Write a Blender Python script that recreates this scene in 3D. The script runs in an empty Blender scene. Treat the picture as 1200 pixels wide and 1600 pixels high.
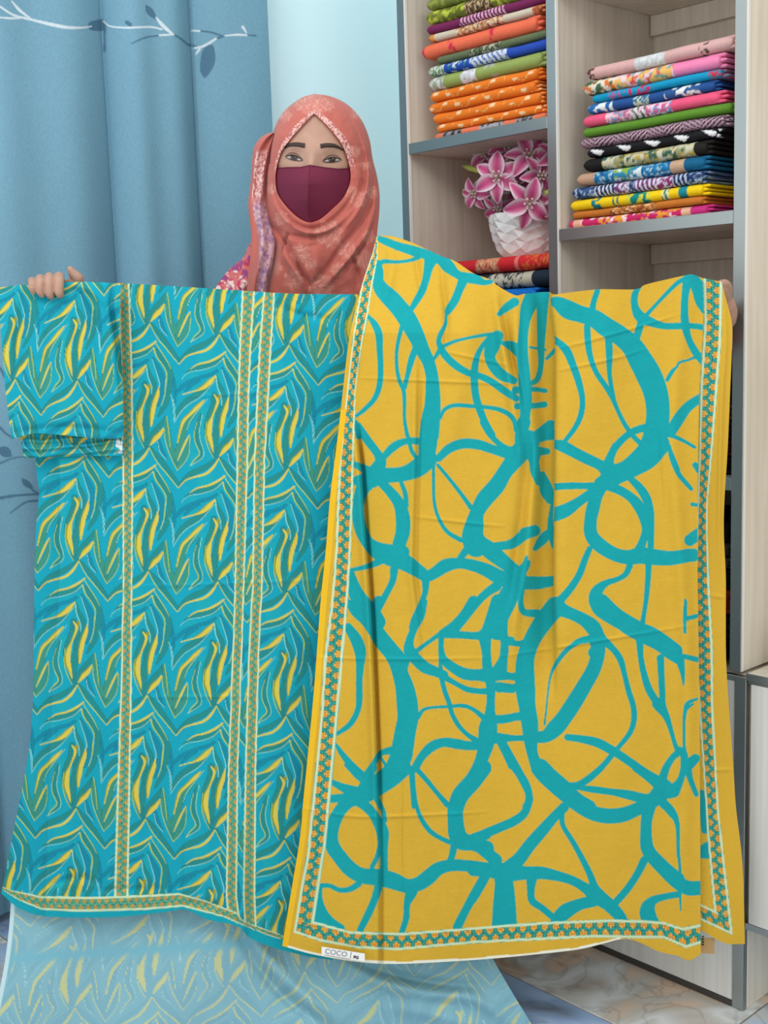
import bpy, bmesh, math, random
import numpy as np
from mathutils import Matrix, Vector

# ------------------------------------------------------------------ camera
H, FPX = 1.18, 1900.0
PITCH, ROLL, YAWU = 0.14228844, -0.03221841, 0.82712075
FW = np.array([0, math.cos(PITCH), -math.sin(PITCH)])
_x = np.array([1.0, 0, 0]); _u = np.cross(_x, FW)
XR = math.cos(ROLL) * _x + math.sin(ROLL) * _u
UR = -math.sin(ROLL) * _x + math.cos(ROLL) * _u
CAM = np.array([0, 0, H])
scene = bpy.context.scene
cd = bpy.data.cameras.new('camera'); cam = bpy.data.objects.new('camera', cd)
scene.collection.objects.link(cam)
cd.sensor_fit = 'VERTICAL'; cd.sensor_height = 24.0; cd.lens = FPX / 1600 * 24.0
cd.clip_start = 0.05; cd.clip_end = 60
cam.matrix_world = Matrix(((XR[0], UR[0], -FW[0], CAM[0]), (XR[1], UR[1], -FW[1], CAM[1]),
                           (XR[2], UR[2], -FW[2], CAM[2]), (0, 0, 0, 1)))
scene.camera = cam

# ------------------------------------------------------------------ light
w = bpy.data.worlds.new('world'); scene.world = w; w.use_nodes = True
w.node_tree.nodes['Background'].inputs[0].default_value = (0.97, 0.985, 1.0, 1)
w.node_tree.nodes['Background'].inputs[1].default_value = 1.1


def area(name, loc, target, sx, sy, power, col):
    ld = bpy.data.lights.new(name, 'AREA'); ld.shape = 'RECTANGLE'; ld.size = sx; ld.size_y = sy
    ld.energy = power; ld.color = col
    o = bpy.data.objects.new(name, ld); scene.collection.objects.link(o)
    o.location = loc
    o.rotation_euler = (Vector(target) - Vector(loc)).to_track_quat('-Z', 'Y').to_euler()
    return o


area('ceiling_light', (-0.9, 0.2, 2.75), (-0.1, 2.1, 0.9), 1.2, 0.6, 15, (1.0, 0.98, 0.95))
area('ceiling_light', (1.2, -0.6, 2.75), (0.2, 2.2, 0.8), 1.2, 0.6, 9, (1.0, 0.98, 0.95))

vs = scene.view_settings
vs.view_transform = 'Standard'; vs.look = 'None'; vs.gamma = 1.0; vs.use_curve_mapping = False
vs.exposure = 0.36

# ------------------------------------------------------------------ geometry helpers
rnd = random.Random(7)


def ray(px, py):
    px = np.asarray(px, float); py = np.asarray(py, float)
    return FW + XR * ((px - 600) / FPX)[..., None] - UR * ((py - 800) / FPX)[..., None]


def at(px, py, Y):
    d = ray(px, py); return CAM + d * (np.asarray(Y, float) / d[..., 1])[..., None]


def ground(px, py, z=0.0):
    d = ray(px, py); return CAM + d * ((z - H) / d[..., 2])[..., None]


def proj(P):
    q = np.asarray(P, float) - CAM; dpt = q @ FW
    return 600 + FPX * (q @ XR) / dpt, 800 - FPX * (q @ UR) / dpt


P2 = ground(1164, 1578)
UU = np.array([math.cos(YAWU), -math.sin(YAWU), 0]); WW = np.array([math.sin(YAWU), math.cos(YAWU), 0])


def G(u, w, z):
    return P2 + UU * u + WW * w + np.array([0, 0, z])


def lin(c):
    c = np.asarray(c, float) / 255.0
    return np.where(c <= 0.04045, c / 12.92, ((c + 0.055) / 1.055) ** 2.4)


def link(o, parent=None):
    scene.collection.objects.link(o)
    if parent is not None:
        o.parent = parent
        if parent.type == 'EMPTY':
            o.matrix_parent_inverse = Matrix.Translation(-parent.location)
    return o


def tag(o, label=None, cat=None, group=None, kind=None):
    if label: o['label'] = label
    if cat: o['category'] = cat
    if group: o['group'] = group
    if kind: o['kind'] = kind
    return o


def empty(name, loc, label=None, cat=None, group=None):
    o = bpy.data.objects.new(name, None); o.location = Vector([float(v) for v in loc]); o.empty_display_size = 0.05
    link(o); tag(o, label, cat, group); return o


COLK = 0.80        # dye strength of the printed cloths


def set_cols(me, cols, name='Col'):
    a = me.color_attributes.new(name, 'FLOAT_COLOR', 'POINT')
    c = np.ones((len(me.vertices), 4), np.float32); c[:, :3] = np.asarray(cols) * COLK
    a.data.foreach_set('color', c.ravel())


def raw_mesh(name, V, Q, mat, parent=None, cols=None, smooth=True):
    """V (n,3), Q (m,4) quads"""
    me = bpy.data.meshes.new(name)
    V = np.asarray(V, np.float32); Q = np.asarray(Q, np.int32)
    me.vertices.add(len(V)); me.vertices.foreach_set('co', V.ravel())
    me.loops.add(Q.size); me.loops.foreach_set('vertex_index', Q.ravel())
    me.polygons.add(len(Q)); me.polygons.foreach_set('loop_start', np.arange(0, Q.size, 4, dtype=np.int32))
    me.update(calc_edges=True); me.validate()
    me.polygons.foreach_set('use_smooth', np.full(len(me.polygons), smooth))
    if cols is not None: set_cols(me, np.asarray(cols, np.float32).reshape(-1, 3))
    if mat: me.materials.append(mat)
    o = bpy.data.objects.new(name, me)
    return link(o, parent)


def grid_obj(name, P, mat, parent=None, cols=None, wrap=False, smooth=True, keep=None):
    nv, nu = P.shape[:2]
    idx = np.arange(nv * nu).reshape(nv, nu)
    if wrap: idx = np.concatenate([idx, idx[:, :1]], 1)
    Q = np.stack([idx[:-1, :-1], idx[1:, :-1], idx[1:, 1:], idx[:-1, 1:]], -1).reshape(-1, 4)
    if keep is not None: Q = Q[keep.ravel()]
    return raw_mesh(name, P.reshape(-1, 3), Q, mat, parent, cols, smooth)


def py_mesh(name, V, F, mat, parent=None, smooth=False, cols=None):
    me = bpy.data.meshes.new(name)
    me.from_pydata([tuple(map(float, v)) for v in V], [], [tuple(f) for f in F]); me.update()
    me.polygons.foreach_set('use_smooth', [smooth] * len(me.polygons))
    if cols is not None: set_cols(me, cols)
    if mat: me.materials.append(mat)
    return link(bpy.data.objects.new(name, me), parent)


def boxG(name, u0, u1, w0, w1, z0, z1, mat, parent=None, bevel=0.0008):
    """box aligned to the shelving unit's axes, slightly bevelled"""
    bm = bmesh.new()
    vs_ = [bm.verts.new(G(u, w, z)) for z in (z0, z1) for w in (w0, w1) for u in (u0, u1)]
    for f in ((0, 2, 3, 1), (4, 5, 7, 6), (0, 1, 5, 4), (2, 6, 7, 3), (0, 4, 6, 2), (1, 3, 7, 5)):
        bm.faces.new([vs_[i] for i in f])
    bmesh.ops.recalc_face_normals(bm, faces=bm.faces)
    if bevel:
        bmesh.ops.bevel(bm, geom=bm.edges[:], offset=bevel, segments=1, affect='EDGES')
    me = bpy.data.meshes.new(name); bm.to_mesh(me); bm.free(); me.materials.append(mat)
    return link(bpy.data.objects.new(name, me), parent)


def interp(pts, key=1):
    """piecewise x(y) (key=1) or y(x) (key=0) from list of points, smooth enough"""
    a = np.array(sorted(pts, key=lambda p: p[key]), float)
    k = a[:, key]; v = a[:, 1 - key]
    return lambda q: np.interp(q, k, v)


def catmull(pts, n=6):
    p = np.asarray(pts, float)
    if len(p) < 3:
        t = np.linspace(0, 1, n + 1)[:, None]; return p[0] * (1 - t) + p[-1] * t
    P = np.vstack([2 * p[0] - p[1], p, 2 * p[-1] - p[-2]]); out = []
    for i in range(1, len(P) - 2):
        t = np.linspace(0, 1, n, endpoint=False)[:, None]
        a, b, c, d = P[i - 1], P[i], P[i + 1], P[i + 2]
        out.append(0.5 * (2 * b + (c - a) * t + (2 * a - 5 * b + 4 * c - d) * t ** 2 + (3 * b - a - 3 * c + d) * t ** 3))
    out.append(p[-1:]); return np.vstack(out)


def resample(pts, n):
    p = catmull(pts, 10); s = np.r_[0, np.cumsum(np.hypot(*np.diff(p, axis=0).T))]
    t = np.linspace(0, s[-1], n)
    return np.stack([np.interp(t, s, p[:, k]) for k in range(p.shape[1])], -1)


def coons(T, B, L, R, nu, nv, smooth=False):
    """patch in picture-plane coordinates from four boundary polylines (T,B left->right, L,R top->bottom)"""
    T, B = resample(T, nu), resample(B, nu); L, R = resample(L, nv), resample(R, nv)
    u = np.linspace(0, 1, nu)[None, :, None]; v = np.linspace(0, 1, nv)[:, None, None]
    return ((1 - v) * T[None] + v * B[None] + (1 - u) * L[:, None] + u * R[:, None]
            - ((1 - u) * (1 - v) * T[0] + u * (1 - v) * T[-1] + (1 - u) * v * B[0] + u * v * B[-1]))


def vnoise(x, y, seed=0):
    x = np.asarray(x, float); y = np.asarray(y, float)
    xi = np.floor(x).astype(np.int64); yi = np.floor(y).astype(np.int64); fx = x - xi; fy = y - yi
    fx = fx * fx * (3 - 2 * fx); fy = fy * fy * (3 - 2 * fy)

    def h(a, b):
        n = (a * 374761393 + b * 668265263 + seed * 982451653) & 0xffffffff
        n = ((n ^ (n >> 13)) * 1274126177) & 0xffffffff
        return ((n ^ (n >> 16)) & 0xffff) / 65535.0
    return (h(xi, yi) * (1 - fx) * (1 - fy) + h(xi + 1, yi) * fx * (1 - fy)
            + h(xi, yi + 1) * (1 - fx) * fy + h(xi + 1, yi + 1) * fx * fy)


def fbm(x, y, seed=0, o=3):
    return sum(vnoise(x * 2 ** k, y * 2 ** k, seed + k) * 0.5 ** k for k in range(o)) / sum(0.5 ** k for k in range(o))


def sstep(a, b, x):
    t = np.clip((x - a) / (b - a), 0, 1); return t * t * (3 - 2 * t)


def mix(a, b, t):
    return a * (1 - t[..., None]) + b * t[..., None]


def crease(px, py, line, wd, am):
    """tapered ridge (am > 0) or valley along a line"""
    d = np.full(np.shape(px), 1e9); tt = np.zeros(np.shape(px)); l = np.asarray(line, float)
    if len(l) > 2: l = catmull(l, 4)
    ln = np.hypot(*np.diff(l, axis=0).T); cum = np.r_[0, np.cumsum(ln)]
    for i in range(len(l) - 1):
        (x0, y0), (x1, y1) = l[i], l[i + 1]; dx, dy = x1 - x0, y1 - y0
        t = np.clip(((px - x0) * dx + (py - y0) * dy) / (dx * dx + dy * dy + 1e-9), 0, 1)
        di = np.hypot(px - x0 - t * dx, py - y0 - t * dy); m_ = di < d
        d = np.where(m_, di, d); tt = np.where(m_, (cum[i] + t * ln[i]) / cum[-1], tt)
    return am * np.exp(-(d / wd) ** 2) * np.sin(np.pi * np.clip(tt * .96 + .02, 0, 1)) ** .7


def poly_dist(px, py, line):
    d = np.full(np.shape(px), 1e9); l = np.asarray(line, float)
    for (x0, y0), (x1, y1) in zip(l[:-1], l[1:]):
        dx, dy = x1 - x0, y1 - y0; t = np.clip(((px - x0) * dx + (py - y0) * dy) / (dx * dx + dy * dy + 1e-9), 0, 1)
        d = np.minimum(d, np.hypot(px - x0 - t * dx, py - y0 - t * dy))
    return d


class Canvas:
    """signed distance buffer for printed strokes (cloth print design)"""
    def __init__(s, x0, y0, x1, y1, res):
        s.x0, s.y0, s.res = x0, y0, res
        s.w = int((x1 - x0) * res) + 1; s.h = int((y1 - y0) * res) + 1
        s.d = np.full((s.h, s.w), 9.0, np.float32)

    def stroke(s, pts, n=5):
        p = catmull(pts, n); p[:, 2] = np.maximum(p[:, 2], 0.3)
        for a, b in zip(p[:-1], p[1:]):
            r = max(a[2], b[2]) / 2 + 3
            i0 = max(int((min(a[0], b[0]) - r - s.x0) * s.res), 0); i1 = min(int((max(a[0], b[0]) + r - s.x0) * s.res) + 2, s.w)
            j0 = max(int((min(a[1], b[1]) - r - s.y0) * s.res), 0); j1 = min(int((max(a[1], b[1]) + r - s.y0) * s.res) + 2, s.h)
            if i1 <= i0 or j1 <= j0: continue
            X = s.x0 + np.arange(i0, i1)[None] / s.res; Y = s.y0 + np.arange(j0, j1)[:, None] / s.res
            dx, dy = b[0] - a[0], b[1] - a[1]; L2 = dx * dx + dy * dy + 1e-9
            t = np.clip(((X - a[0]) * dx + (Y - a[1]) * dy) / L2, 0, 1)
            d = np.hypot(X - a[0] - t * dx, Y - a[1] - t * dy) - (a[2] + (b[2] - a[2]) * t) / 2
            sl = s.d[j0:j1, i0:i1]; np.minimum(sl, d, out=sl)

    def sample(s, px, py):
        return bilinear(s.d, (px - s.x0) * s.res, (py - s.y0) * s.res)


def bilinear(img, x, y, wrap=False):
    h, w = img.shape[:2]
    if not wrap: x = np.clip(x, 0, w - 1.001); y = np.clip(y, 0, h - 1.001)
    xi = np.floor(x).astype(int); yi = np.floor(y).astype(int); fx = x - xi; fy = y - yi
    x1, y1 = xi + 1, yi + 1
    if wrap: xi %= w; x1 %= w; yi %= h; y1 %= h
    if img.ndim == 3: fx = fx[..., None]; fy = fy[..., None]
    return img[yi, xi] * (1 - fx) * (1 - fy) + img[yi, x1] * fx * (1 - fy) + img[y1, xi] * (1 - fx) * fy + img[y1, x1] * fx * fy


# ------------------------------------------------------------------ materials
def new_mat(name, col=(200, 200, 200), rough=0.6, metal=0.0, spec=0.4):
    m = bpy.data.materials.new(name); m.use_nodes = True
    b = m.node_tree.nodes['Principled BSDF']
    c = lin(col); b.inputs['Base Color'].default_value = (*c, 1)
    b.inputs['Roughness'].default_value = rough; b.inputs['Metallic'].default_value = metal
    b.inputs['Specular IOR Level'].default_value = spec
    return m, m.node_tree.nodes, m.node_tree.links, b


def print_mat(name, rough=0.85, weave=900, bump=0.15, sheen=0.0, spec=0.2, grain=0.10):
    """woven cloth whose print comes from the colour attribute of the mesh"""
    m, n, l, b = new_mat(name, rough=rough, spec=spec)
    a = n.new('ShaderNodeAttribute'); a.attribute_name = 'Col'
    tc = n.new('ShaderNodeTexCoord'); mp = n.new('ShaderNodeMapping'); mp.inputs['Scale'].default_value = (weave, weave, weave * 0.35)
    ns = n.new('ShaderNodeTexNoise'); ns.inputs['Scale'].default_value = 1.0; ns.inputs['Detail'].default_value = 2
    l.new(tc.outputs['Object'], mp.inputs['Vector']); l.new(mp.outputs['Vector'], ns.inputs['Vector'])
    mr = n.new('ShaderNodeMapRange'); mr.inputs['To Min'].default_value = 1 - grain; mr.inputs['To Max'].default_value = 1 + grain
    l.new(ns.outputs['Fac'], mr.inputs['Value'])
    mx = n.new('ShaderNodeMix'); mx.data_type = 'RGBA'; mx.blend_type = 'MULTIPLY'; mx.inputs['Factor'].default_value = 1.0
    l.new(a.outputs['Color'], mx.inputs['A']); l.new(mr.outputs['Result'], mx.inputs['B'])
    l.new(mx.outputs['Result'], b.inputs['Base Color'])
    bp = n.new('ShaderNodeBump'); bp.inputs['Strength'].default_value = bump; bp.inputs['Distance'].default_value = 0.0006
    l.new(ns.outputs['Fac'], bp.inputs['Height']); l.new(bp.outputs['Normal'], b.inputs['Normal'])
    if sheen: b.inputs['Sheen Weight'].default_value = sheen
    return m


def wood_mat(name, c0, c1, rough=0.45, scale=(60, 60, 2.2)):
    m, n, l, b = new_mat(name, rough=rough)
    tc = n.new('ShaderNodeTexCoord'); mp = n.new('ShaderNodeMapping'); mp.inputs['Scale'].default_value = scale
    n1 = n.new('ShaderNodeTexNoise'); n1.inputs['Scale'].default_value = 1.3; n1.inputs['Detail'].default_value = 6; n1.inputs['Distortion'].default_value = 0.4
    mp2 = n.new('ShaderNodeMapping'); mp2.inputs['Scale'].default_value = (scale[0] * .12, scale[1] * .12, scale[2] * .5)
    n2 = n.new('ShaderNodeTexNoise'); n2.inputs['Scale'].default_value = 1.0; n2.inputs['Detail'].default_value = 3; n2.inputs['Distortion'].default_value = 1.5
    l.new(tc.outputs['Object'], mp.inputs['Vector']); l.new(mp.outputs['Vector'], n1.inputs['Vector'])
    l.new(tc.outputs['Object'], mp2.inputs['Vector']); l.new(mp2.outputs['Vector'], n2.inputs['Vector'])
    ad = n.new('ShaderNodeMath'); ad.operation = 'ADD'; l.new(n1.outputs['Fac'], ad.inputs[0]); l.new(n2.outputs['Fac'], ad.inputs[1])
    r = n.new('ShaderNodeValToRGB'); r.color_ramp.elements[0].position = 0.38; r.color_ramp.elements[1].position = 0.62
    hv = n.new('ShaderNodeMath'); hv.operation = 'MULTIPLY'; hv.inputs[1].default_value = 0.5; l.new(ad.outputs[0], hv.inputs[0])
    r.color_ramp.elements[0].color = (*lin(c0), 1); r.color_ramp.elements[1].color = (*lin(c1), 1)
    l.new(hv.outputs[0], r.inputs['Fac']); l.new(r.outputs['Color'], b.inputs['Base Color'])
    bp = n.new('ShaderNodeBump'); bp.inputs['Strength'].default_value = 0.08; bp.inputs['Distance'].default_value = 0.0005
    l.new(n1.outputs['Fac'], bp.inputs['Height']); l.new(bp.outputs['Normal'], b.inputs['Normal'])
    return m


def marble_mat(name, stops, seed):
    m, n, l, b = new_mat(name, rough=0.12, spec=0.5)
    g = n.new('ShaderNodeNewGeometry'); mp = n.new('ShaderNodeMapping'); mp.inputs['Location'].default_value = (seed, seed * 1.7, 0)
    l.new(g.outputs['Position'], mp.inputs['Vector'])
    n1 = n.new('ShaderNodeTexNoise'); n1.inputs['Scale'].default_value = 2.6; n1.inputs['Detail'].default_value = 3; n1.inputs['Distortion'].default_value = 1.9
    n1.inputs['Roughness'].default_value = 0.5
    l.new(mp.outputs['Vector'], n1.inputs['Vector'])
    r = n.new('ShaderNodeValToRGB'); cr = r.color_ramp
    while len(cr.elements) > 1: cr.elements.remove(cr.elements[0])
    cr.elements[0].position = stops[0][0]; cr.elements[0].color = (*lin(stops[0][1]), 1)
    for p, c in stops[1:]:
        e = cr.elements.new(p); e.color = (*lin(c), 1)
    l.new(n1.outputs['Fac'], r.inputs['Fac'])
    # thin dark veins
    n2 = n.new('ShaderNodeTexNoise'); n2.inputs['Scale'].default_value = 4.5; n2.inputs['Detail'].default_value = 4; n2.inputs['Distortion'].default_value = 2.0
    l.new(mp.outputs['Vector'], n2.inputs['Vector'])
    s = n.new('ShaderNodeMath'); s.operation = 'SUBTRACT'; s.inputs[1].default_value = 0.5; l.new(n2.outputs['Fac'], s.inputs[0])
    ab = n.new('ShaderNodeMath'); ab.operation = 'ABSOLUTE'; l.new(s.outputs[0], ab.inputs[0])
    mr = n.new('ShaderNodeMapRange'); mr.inputs['From Max'].default_value = 0.03; mr.inputs['To Min'].default_value = 0.78; mr.inputs['To Max'].default_value = 1.0
    l.new(ab.outputs[0], mr.inputs['Value'])
    mx = n.new('ShaderNodeMix'); mx.data_type = 'RGBA'; mx.blend_type = 'MULTIPLY'; mx.inputs['Factor'].default_value = 1.0
    l.new(r.outputs['Color'], mx.inputs['A']); l.new(mr.outputs['Result'], mx.inputs['B'])
    l.new(mx.outputs['Result'], b.inputs['Base Color'])
    return m


def skin_mat():
    m, n, l, b = new_mat('skin', (196, 150, 128), rough=0.55)
    ns = n.new('ShaderNodeTexNoise'); ns.inputs['Scale'].default_value = 60; ns.inputs['Detail'].default_value = 4
    r = n.new('ShaderNodeValToRGB'); r.color_ramp.elements[0].color = (*lin((158, 120, 102)), 1); r.color_ramp.elements[1].color = (*lin((178, 142, 122)), 1)
    tc = n.new('ShaderNodeTexCoord'); l.new(tc.outputs['Object'], ns.inputs['Vector'])
    l.new(ns.outputs['Fac'], r.inputs['Fac']); l.new(r.outputs['Color'], b.inputs['Base Color'])
    b.inputs['Subsurface Weight'].default_value = 0.08; b.inputs['Subsurface Scale'].default_value = 0.01
    return m


M = {}
M['wood'] = wood_mat('pale_laminate', (204, 195, 178), (223, 214, 199))
M['white_wood'] = wood_mat('white_laminate', (206, 204, 196), (220, 218, 212), scale=(80, 80, 2.0))
M['metal'] = new_mat('brushed_steel_trim', (160, 164, 162), 0.34, 0.9)[0]
M['dark_trim'] = new_mat('dark_trim', (70, 66, 62), 0.5, 0.3)[0]
M['wall'] = None
m, n, l, b = new_mat('blue_painted_wall', (216, 245, 252), 0.6)
ns = n.new('ShaderNodeTexNoise'); ns.inputs['Scale'].default_value = 120; bp = n.new('ShaderNodeBump'); bp.inputs['Strength'].default_value = 0.05
bp.inputs['Distance'].default_value = 0.001; l.new(ns.outputs['Fac'], bp.inputs['Height']); l.new(bp.outputs['Normal'], b.inputs['Normal'])
M['wall'] = m
M['grout'] = new_mat('grout', (120, 118, 114), 0.9)[0]
M['brown_marble'] = marble_mat('brown_grey_marble_tile', [(0.28, (132, 116, 102)), (0.38, (164, 154, 142)), (0.44, (206, 180, 154)), (0.50, (184, 178, 168)), (0.58, (208, 212, 210)), (0.68, (170, 160, 148)), (0.8, (142, 124, 108))], 3.1)
M['blue_marble'] = marble_mat('blue_grey_marble_tile', [(0.28, (104, 116, 132)), (0.40, (136, 162, 196)), (0.50, (164, 188, 214)), (0.58, (186, 188, 184)), (0.70, (144, 168, 198)), (0.85, (116, 114, 116))], 8.6)
M['print'] = print_mat('printed_lawn_fabric')
M['slab'] = print_mat('folded_print_fabric', weave=500, rough=0.8)
M['curtain'] = print_mat('curtain_fabric', weave=420, bump=0.4, rough=0.7, grain=0.16)
M['scarf'] = print_mat('scarf_georgette', weave=1200, rough=0.9, sheen=0.15)
M['skin'] = skin_mat()
M['petal'] = print_mat('silk_petal', weave=200, rough=0.6, bump=0.05)

# ================================================================== setting
fl = boxG('floor', -4.2, 3.0, -3.2, 2.4, -0.05, -0.002, M['grout'], bevel=0); fl['kind'] = 'structure'
TC = ground(1079, 1657); tu, tw = (TC - P2) @ UU, (TC - P2) @ WW
TS = 0.6; tiles = {}
for i in range(-6, 4):
    for j in range(-5, 4):
        key = (i + j) % 2
        if key not in tiles:
            bm = bmesh.new(); bmesh.ops.create_cube(bm, size=1.0)
            for v in bm.verts:
                q = UU * v.co.x * (TS - 0.003) + WW * v.co.y * (TS - 0.003)
                v.co = Vector((q[0], q[1], v.co.z * 0.01 - 0.005))
            bmesh.ops.bevel(bm, geom=[e for e in bm.edges if all(v.co.z > -0.001 for v in e.verts)], offset=0.001, segments=1, affect='EDGES')
            me = bpy.data.meshes.new('tile'); bm.to_mesh(me); bm.free()
            me.materials.append(M['brown_marble'] if key else M['blue_marble']); tiles[key] = me
        o = bpy.data.objects.new('tile', tiles[key]); link(o, fl)
        o.location = Vector(G(tu + (i + .5) * TS, tw + (j + .5) * TS, 0.0))

WA = np.array([-0.875, 2.405, 0]); WC = G(-1.12, 0.34, 0)
WT = (WC - WA); WL = np.hypot(*WT[:2]); WT = WT / WL; WN = np.array([WT[1], -WT[0], 0])


def wallbox(name, a, b, thick_dir, z1, mat):
    V = [p + np.array([0, 0, z]) for z in (-0.02, z1) for p in (a, b, b + thick_dir, a + thick_dir)]
    o = py_mesh(name, V, [(0, 1, 2, 3), (7, 6, 5, 4), (4, 5, 1, 0), (5, 6, 2, 1), (6, 7, 3, 2), (7, 4, 0, 3)], mat)
    o['kind'] = 'structure'; return o


wallbox('wall_left', WA - WT * 1.6, WC, -WN * 0.1, 2.8, M['wall'])
wallbox('wall_back', WC - UU * 0.09, G(1.6, 0.34, 0), WW * 0.1, 2.8, M['wall'])

# ---- curtain
zc = np.r_[np.linspace(2.35, 1.87, 40, endpoint=False), np.linspace(1.87, 1.66, 150, endpoint=False), np.linspace(1.66, 1.16, 60, endpoint=False), np.linspace(1.16, .82, 150, endpoint=False), np.linspace(.82, .02, 90)]


def wall_s(px, py=400):
    d = ray(px, py); d2 = d[:2]; A = np.stack([d2, -WT[:2]], 1); q = np.linalg.solve(A, (WA + WN * 0.06)[:2]); return q[1]


val = [-0.36, wall_s(-60), wall_s(187), wall_s(322), wall_s(411)]
amp = [0.05, 0.065, 0.055, 0.045]
val[4] = wall_s(428)
s = np.r_[np.linspace(-0.36, val[1], 40, endpoint=False), np.linspace(val[1], val[4], 400)]
bul = np.zeros_like(s)
for k in range(4):
    t = (s - val[k]) / (val[k + 1] - val[k]); inn = (t >= 0) & (t <= 1)
    tt = np.clip(t, 0, 1)
    if k == 3: bul = np.where(inn, amp[k] * np.sin(np.pi * (.04 + .60 * tt)) ** .6, bul); continue
    bul = np.where(inn, amp[k] * (0.80 * np.sin(np.pi * tt ** 0.85) ** 0.55 + 0.20 * np.sin(2 * np.pi * tt) ** 2), bul)
bul = bul[None, :] * (0.92 + 0.16 * (zc[:, None] / 2.3))
bul = bul + 0.004 * (fbm(s[None, :] * 6, zc[:, None] * 1.2, 5) - .5)
PC = WA + WT * s[None, :, None] + WN * (0.035 + bul)[..., None] + np.array([0, 0, 1.0]) * zc[:, None, None]
px, py = proj(PC)
cc = lambda L, dx=0, dy=0, sc=2.727: [(dx + a / sc, dy + b_ / sc, w_ / sc) for a, b_, w_ in L]
cs = Canvas(-60, -40, 440, 300, 2); ck = Canvas(-60, -40, 440, 840, 2)
for L in ([(0, 28, 8), (60, 65, 9), (140, 85, 10), (200, 100, 13), (280, 116, 14), (350, 118, 8), (390, 112, 5)],
          [(50, 5, 5), (85, 45, 12), (130, 78, 5)], [(0, 74, 5), (50, 78, 9), (110, 74, 6)],
          [(440, 90, 5), (470, 112, 6), (540, 118, 8), (640, 115, 8), (690, 125, 7)],
          [(665, 75, 6), (695, 110, 16), (735, 145, 9)], [(680, 150, 8), (740, 147, 7)],
          [(830, 205, 8), (870, 195, 10), (920, 165, 9)], [(820, 130, 6), (850, 132, 8)],
          [(960, 152, 5), (1010, 148, 9), (1050, 150, 8)], [(1035, 115, 12), (1050, 140, 5)], [(850, 210, 10), (835, 230, 6)]):
    cs.stroke(cc(L))
for L in ([(625, 28, 12), (640, 50, 30), (665, 80, 10)], [(560, 186, 5), (620, 160, 7), (690, 150, 6)], [(740, 147, 8), (770, 165, 9), (805, 195, 9)],
          [(805, 190, 8), (860, 200, 7), (910, 170, 9), (950, 155, 10)], [(850, 132, 7), (900, 138, 8), (950, 155, 8)], [(1040, 148, 5), (1090, 152, 7)],
          [(905, 195, 6), (890, 220, 50), (885, 260, 62), (875, 300, 42), (872, 330, 6)], [(395, 110, 40), (425, 108, 50)], [(540, 95, 16), (555, 105, 16)],
          [(435, 85, 10), (445, 110, 10), (445, 220, 8)]):
    ck.stroke(cc(L))
for L in ([(-10, 570, 5), (0, 575, 4), (8, 590, 4)], [(0, 668, 4), (10, 678, 3), (22, 684, 3)], [(0, 702, 6), (8, 706, 16), (16, 712, 5)], [(0, 778, 5), (28, 774, 4), (60, 772, 4)],
          [(36, 750, 5), (42, 756, 10), (50, 762, 4)], [(50, 765, 3), (58, 770, 3)], [(16, 802, 2), (38, 786, 3), (58, 782, 3)], [(0, 724, 3), (20, 716, 2), (36, 714, 2)]):
    ck.stroke(L)
base = lin((122, 170, 192)) * (0.93 + 0.14 * fbm(px / 60, py / 200, 3))[..., None]
ds, dk = cs.sample(px, py), ck.sample(px, py)
okp = (px > -50) & (py > -30)
col = mix(base, lin((74, 116, 142)), (1 - sstep(-.4, .6, dk)) * okp * .9)
col = mix(col, lin((222, 236, 242)), (1 - sstep(-.4, .6, ds)) * okp * (py < 290) * .9)
cur = grid_obj('curtain', PC, M['curtain'], None, col)
tag(cur, 'blue floor-length curtain with silvery twig print, behind the woman on the left', 'curtain')

# ---- shelving unit: open bays above, closed cabinets below
UL, UM, UR_ = -0.799, -0.415, -0.034        # left edges of the three posts
PWD = 0.0215; DEP = 0.30
un = empty('shelving_unit', G(-0.41, 0.15, 0.605), 'pale wood-look open shelving unit with steel trimmed posts stacked with folded fabric', 'shelving')
TOPZ = 2.25
for i, (u0, nm) in enumerate(((UL, 'post'), (UM, 'post'), (UR_, 'post'))):
    boxG('post', u0, u0 + PWD, -0.004, 0.003, 0.605, TOPZ, M['metal'], un)
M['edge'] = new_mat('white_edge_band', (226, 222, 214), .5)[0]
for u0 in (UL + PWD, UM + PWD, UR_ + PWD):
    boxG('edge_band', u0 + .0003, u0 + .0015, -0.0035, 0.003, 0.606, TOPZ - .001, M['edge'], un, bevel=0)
boxG('side_panel', UL, UL + 0.018, 0.0032, DEP, 0.605, TOPZ, M['wood'], un)
boxG('side_panel', UM, UM + 0.019, 0.0032, DEP, 0.605, TOPZ, M['wood'], un)
boxG('side_panel', UR_ + 0.004, UR_ + 0.022, 0.0032, DEP, 0.605, TOPZ, M['wood'], un)
boxG('back_panel', UL, UM + 0.009, DEP, DEP + 0.012, 0.605, TOPZ, M['wood'], un)
boxG('back_panel', UM + 0.009, UR_ + 0.022, DEP, DEP + 0.012, 0.605, TOPZ, M['wood'], un)
boxG('side_panel', 0.42, 0.438, 0.0032, DEP, 0.607, TOPZ, M['wood'], un)  # out-of-view side of the next bay, added to shade the end panel
boxG('back_panel', 0.0035, 0.438, DEP, DEP + 0.012, 0.612, TOPZ, M['wood'], un)  # unseen back of that bay, likewise added for its shading
boxG('top_panel', UL, 0.438, 0.0, DEP + 0.012, TOPZ, TOPZ + 0.02, M['wood'], un)  # unseen top, carried over the added bay to shade it too
b1 = (UL + 0.0185, UM - 0.0005); b2 = (UM + 0.0215, UR_ + 0.0035)


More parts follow.
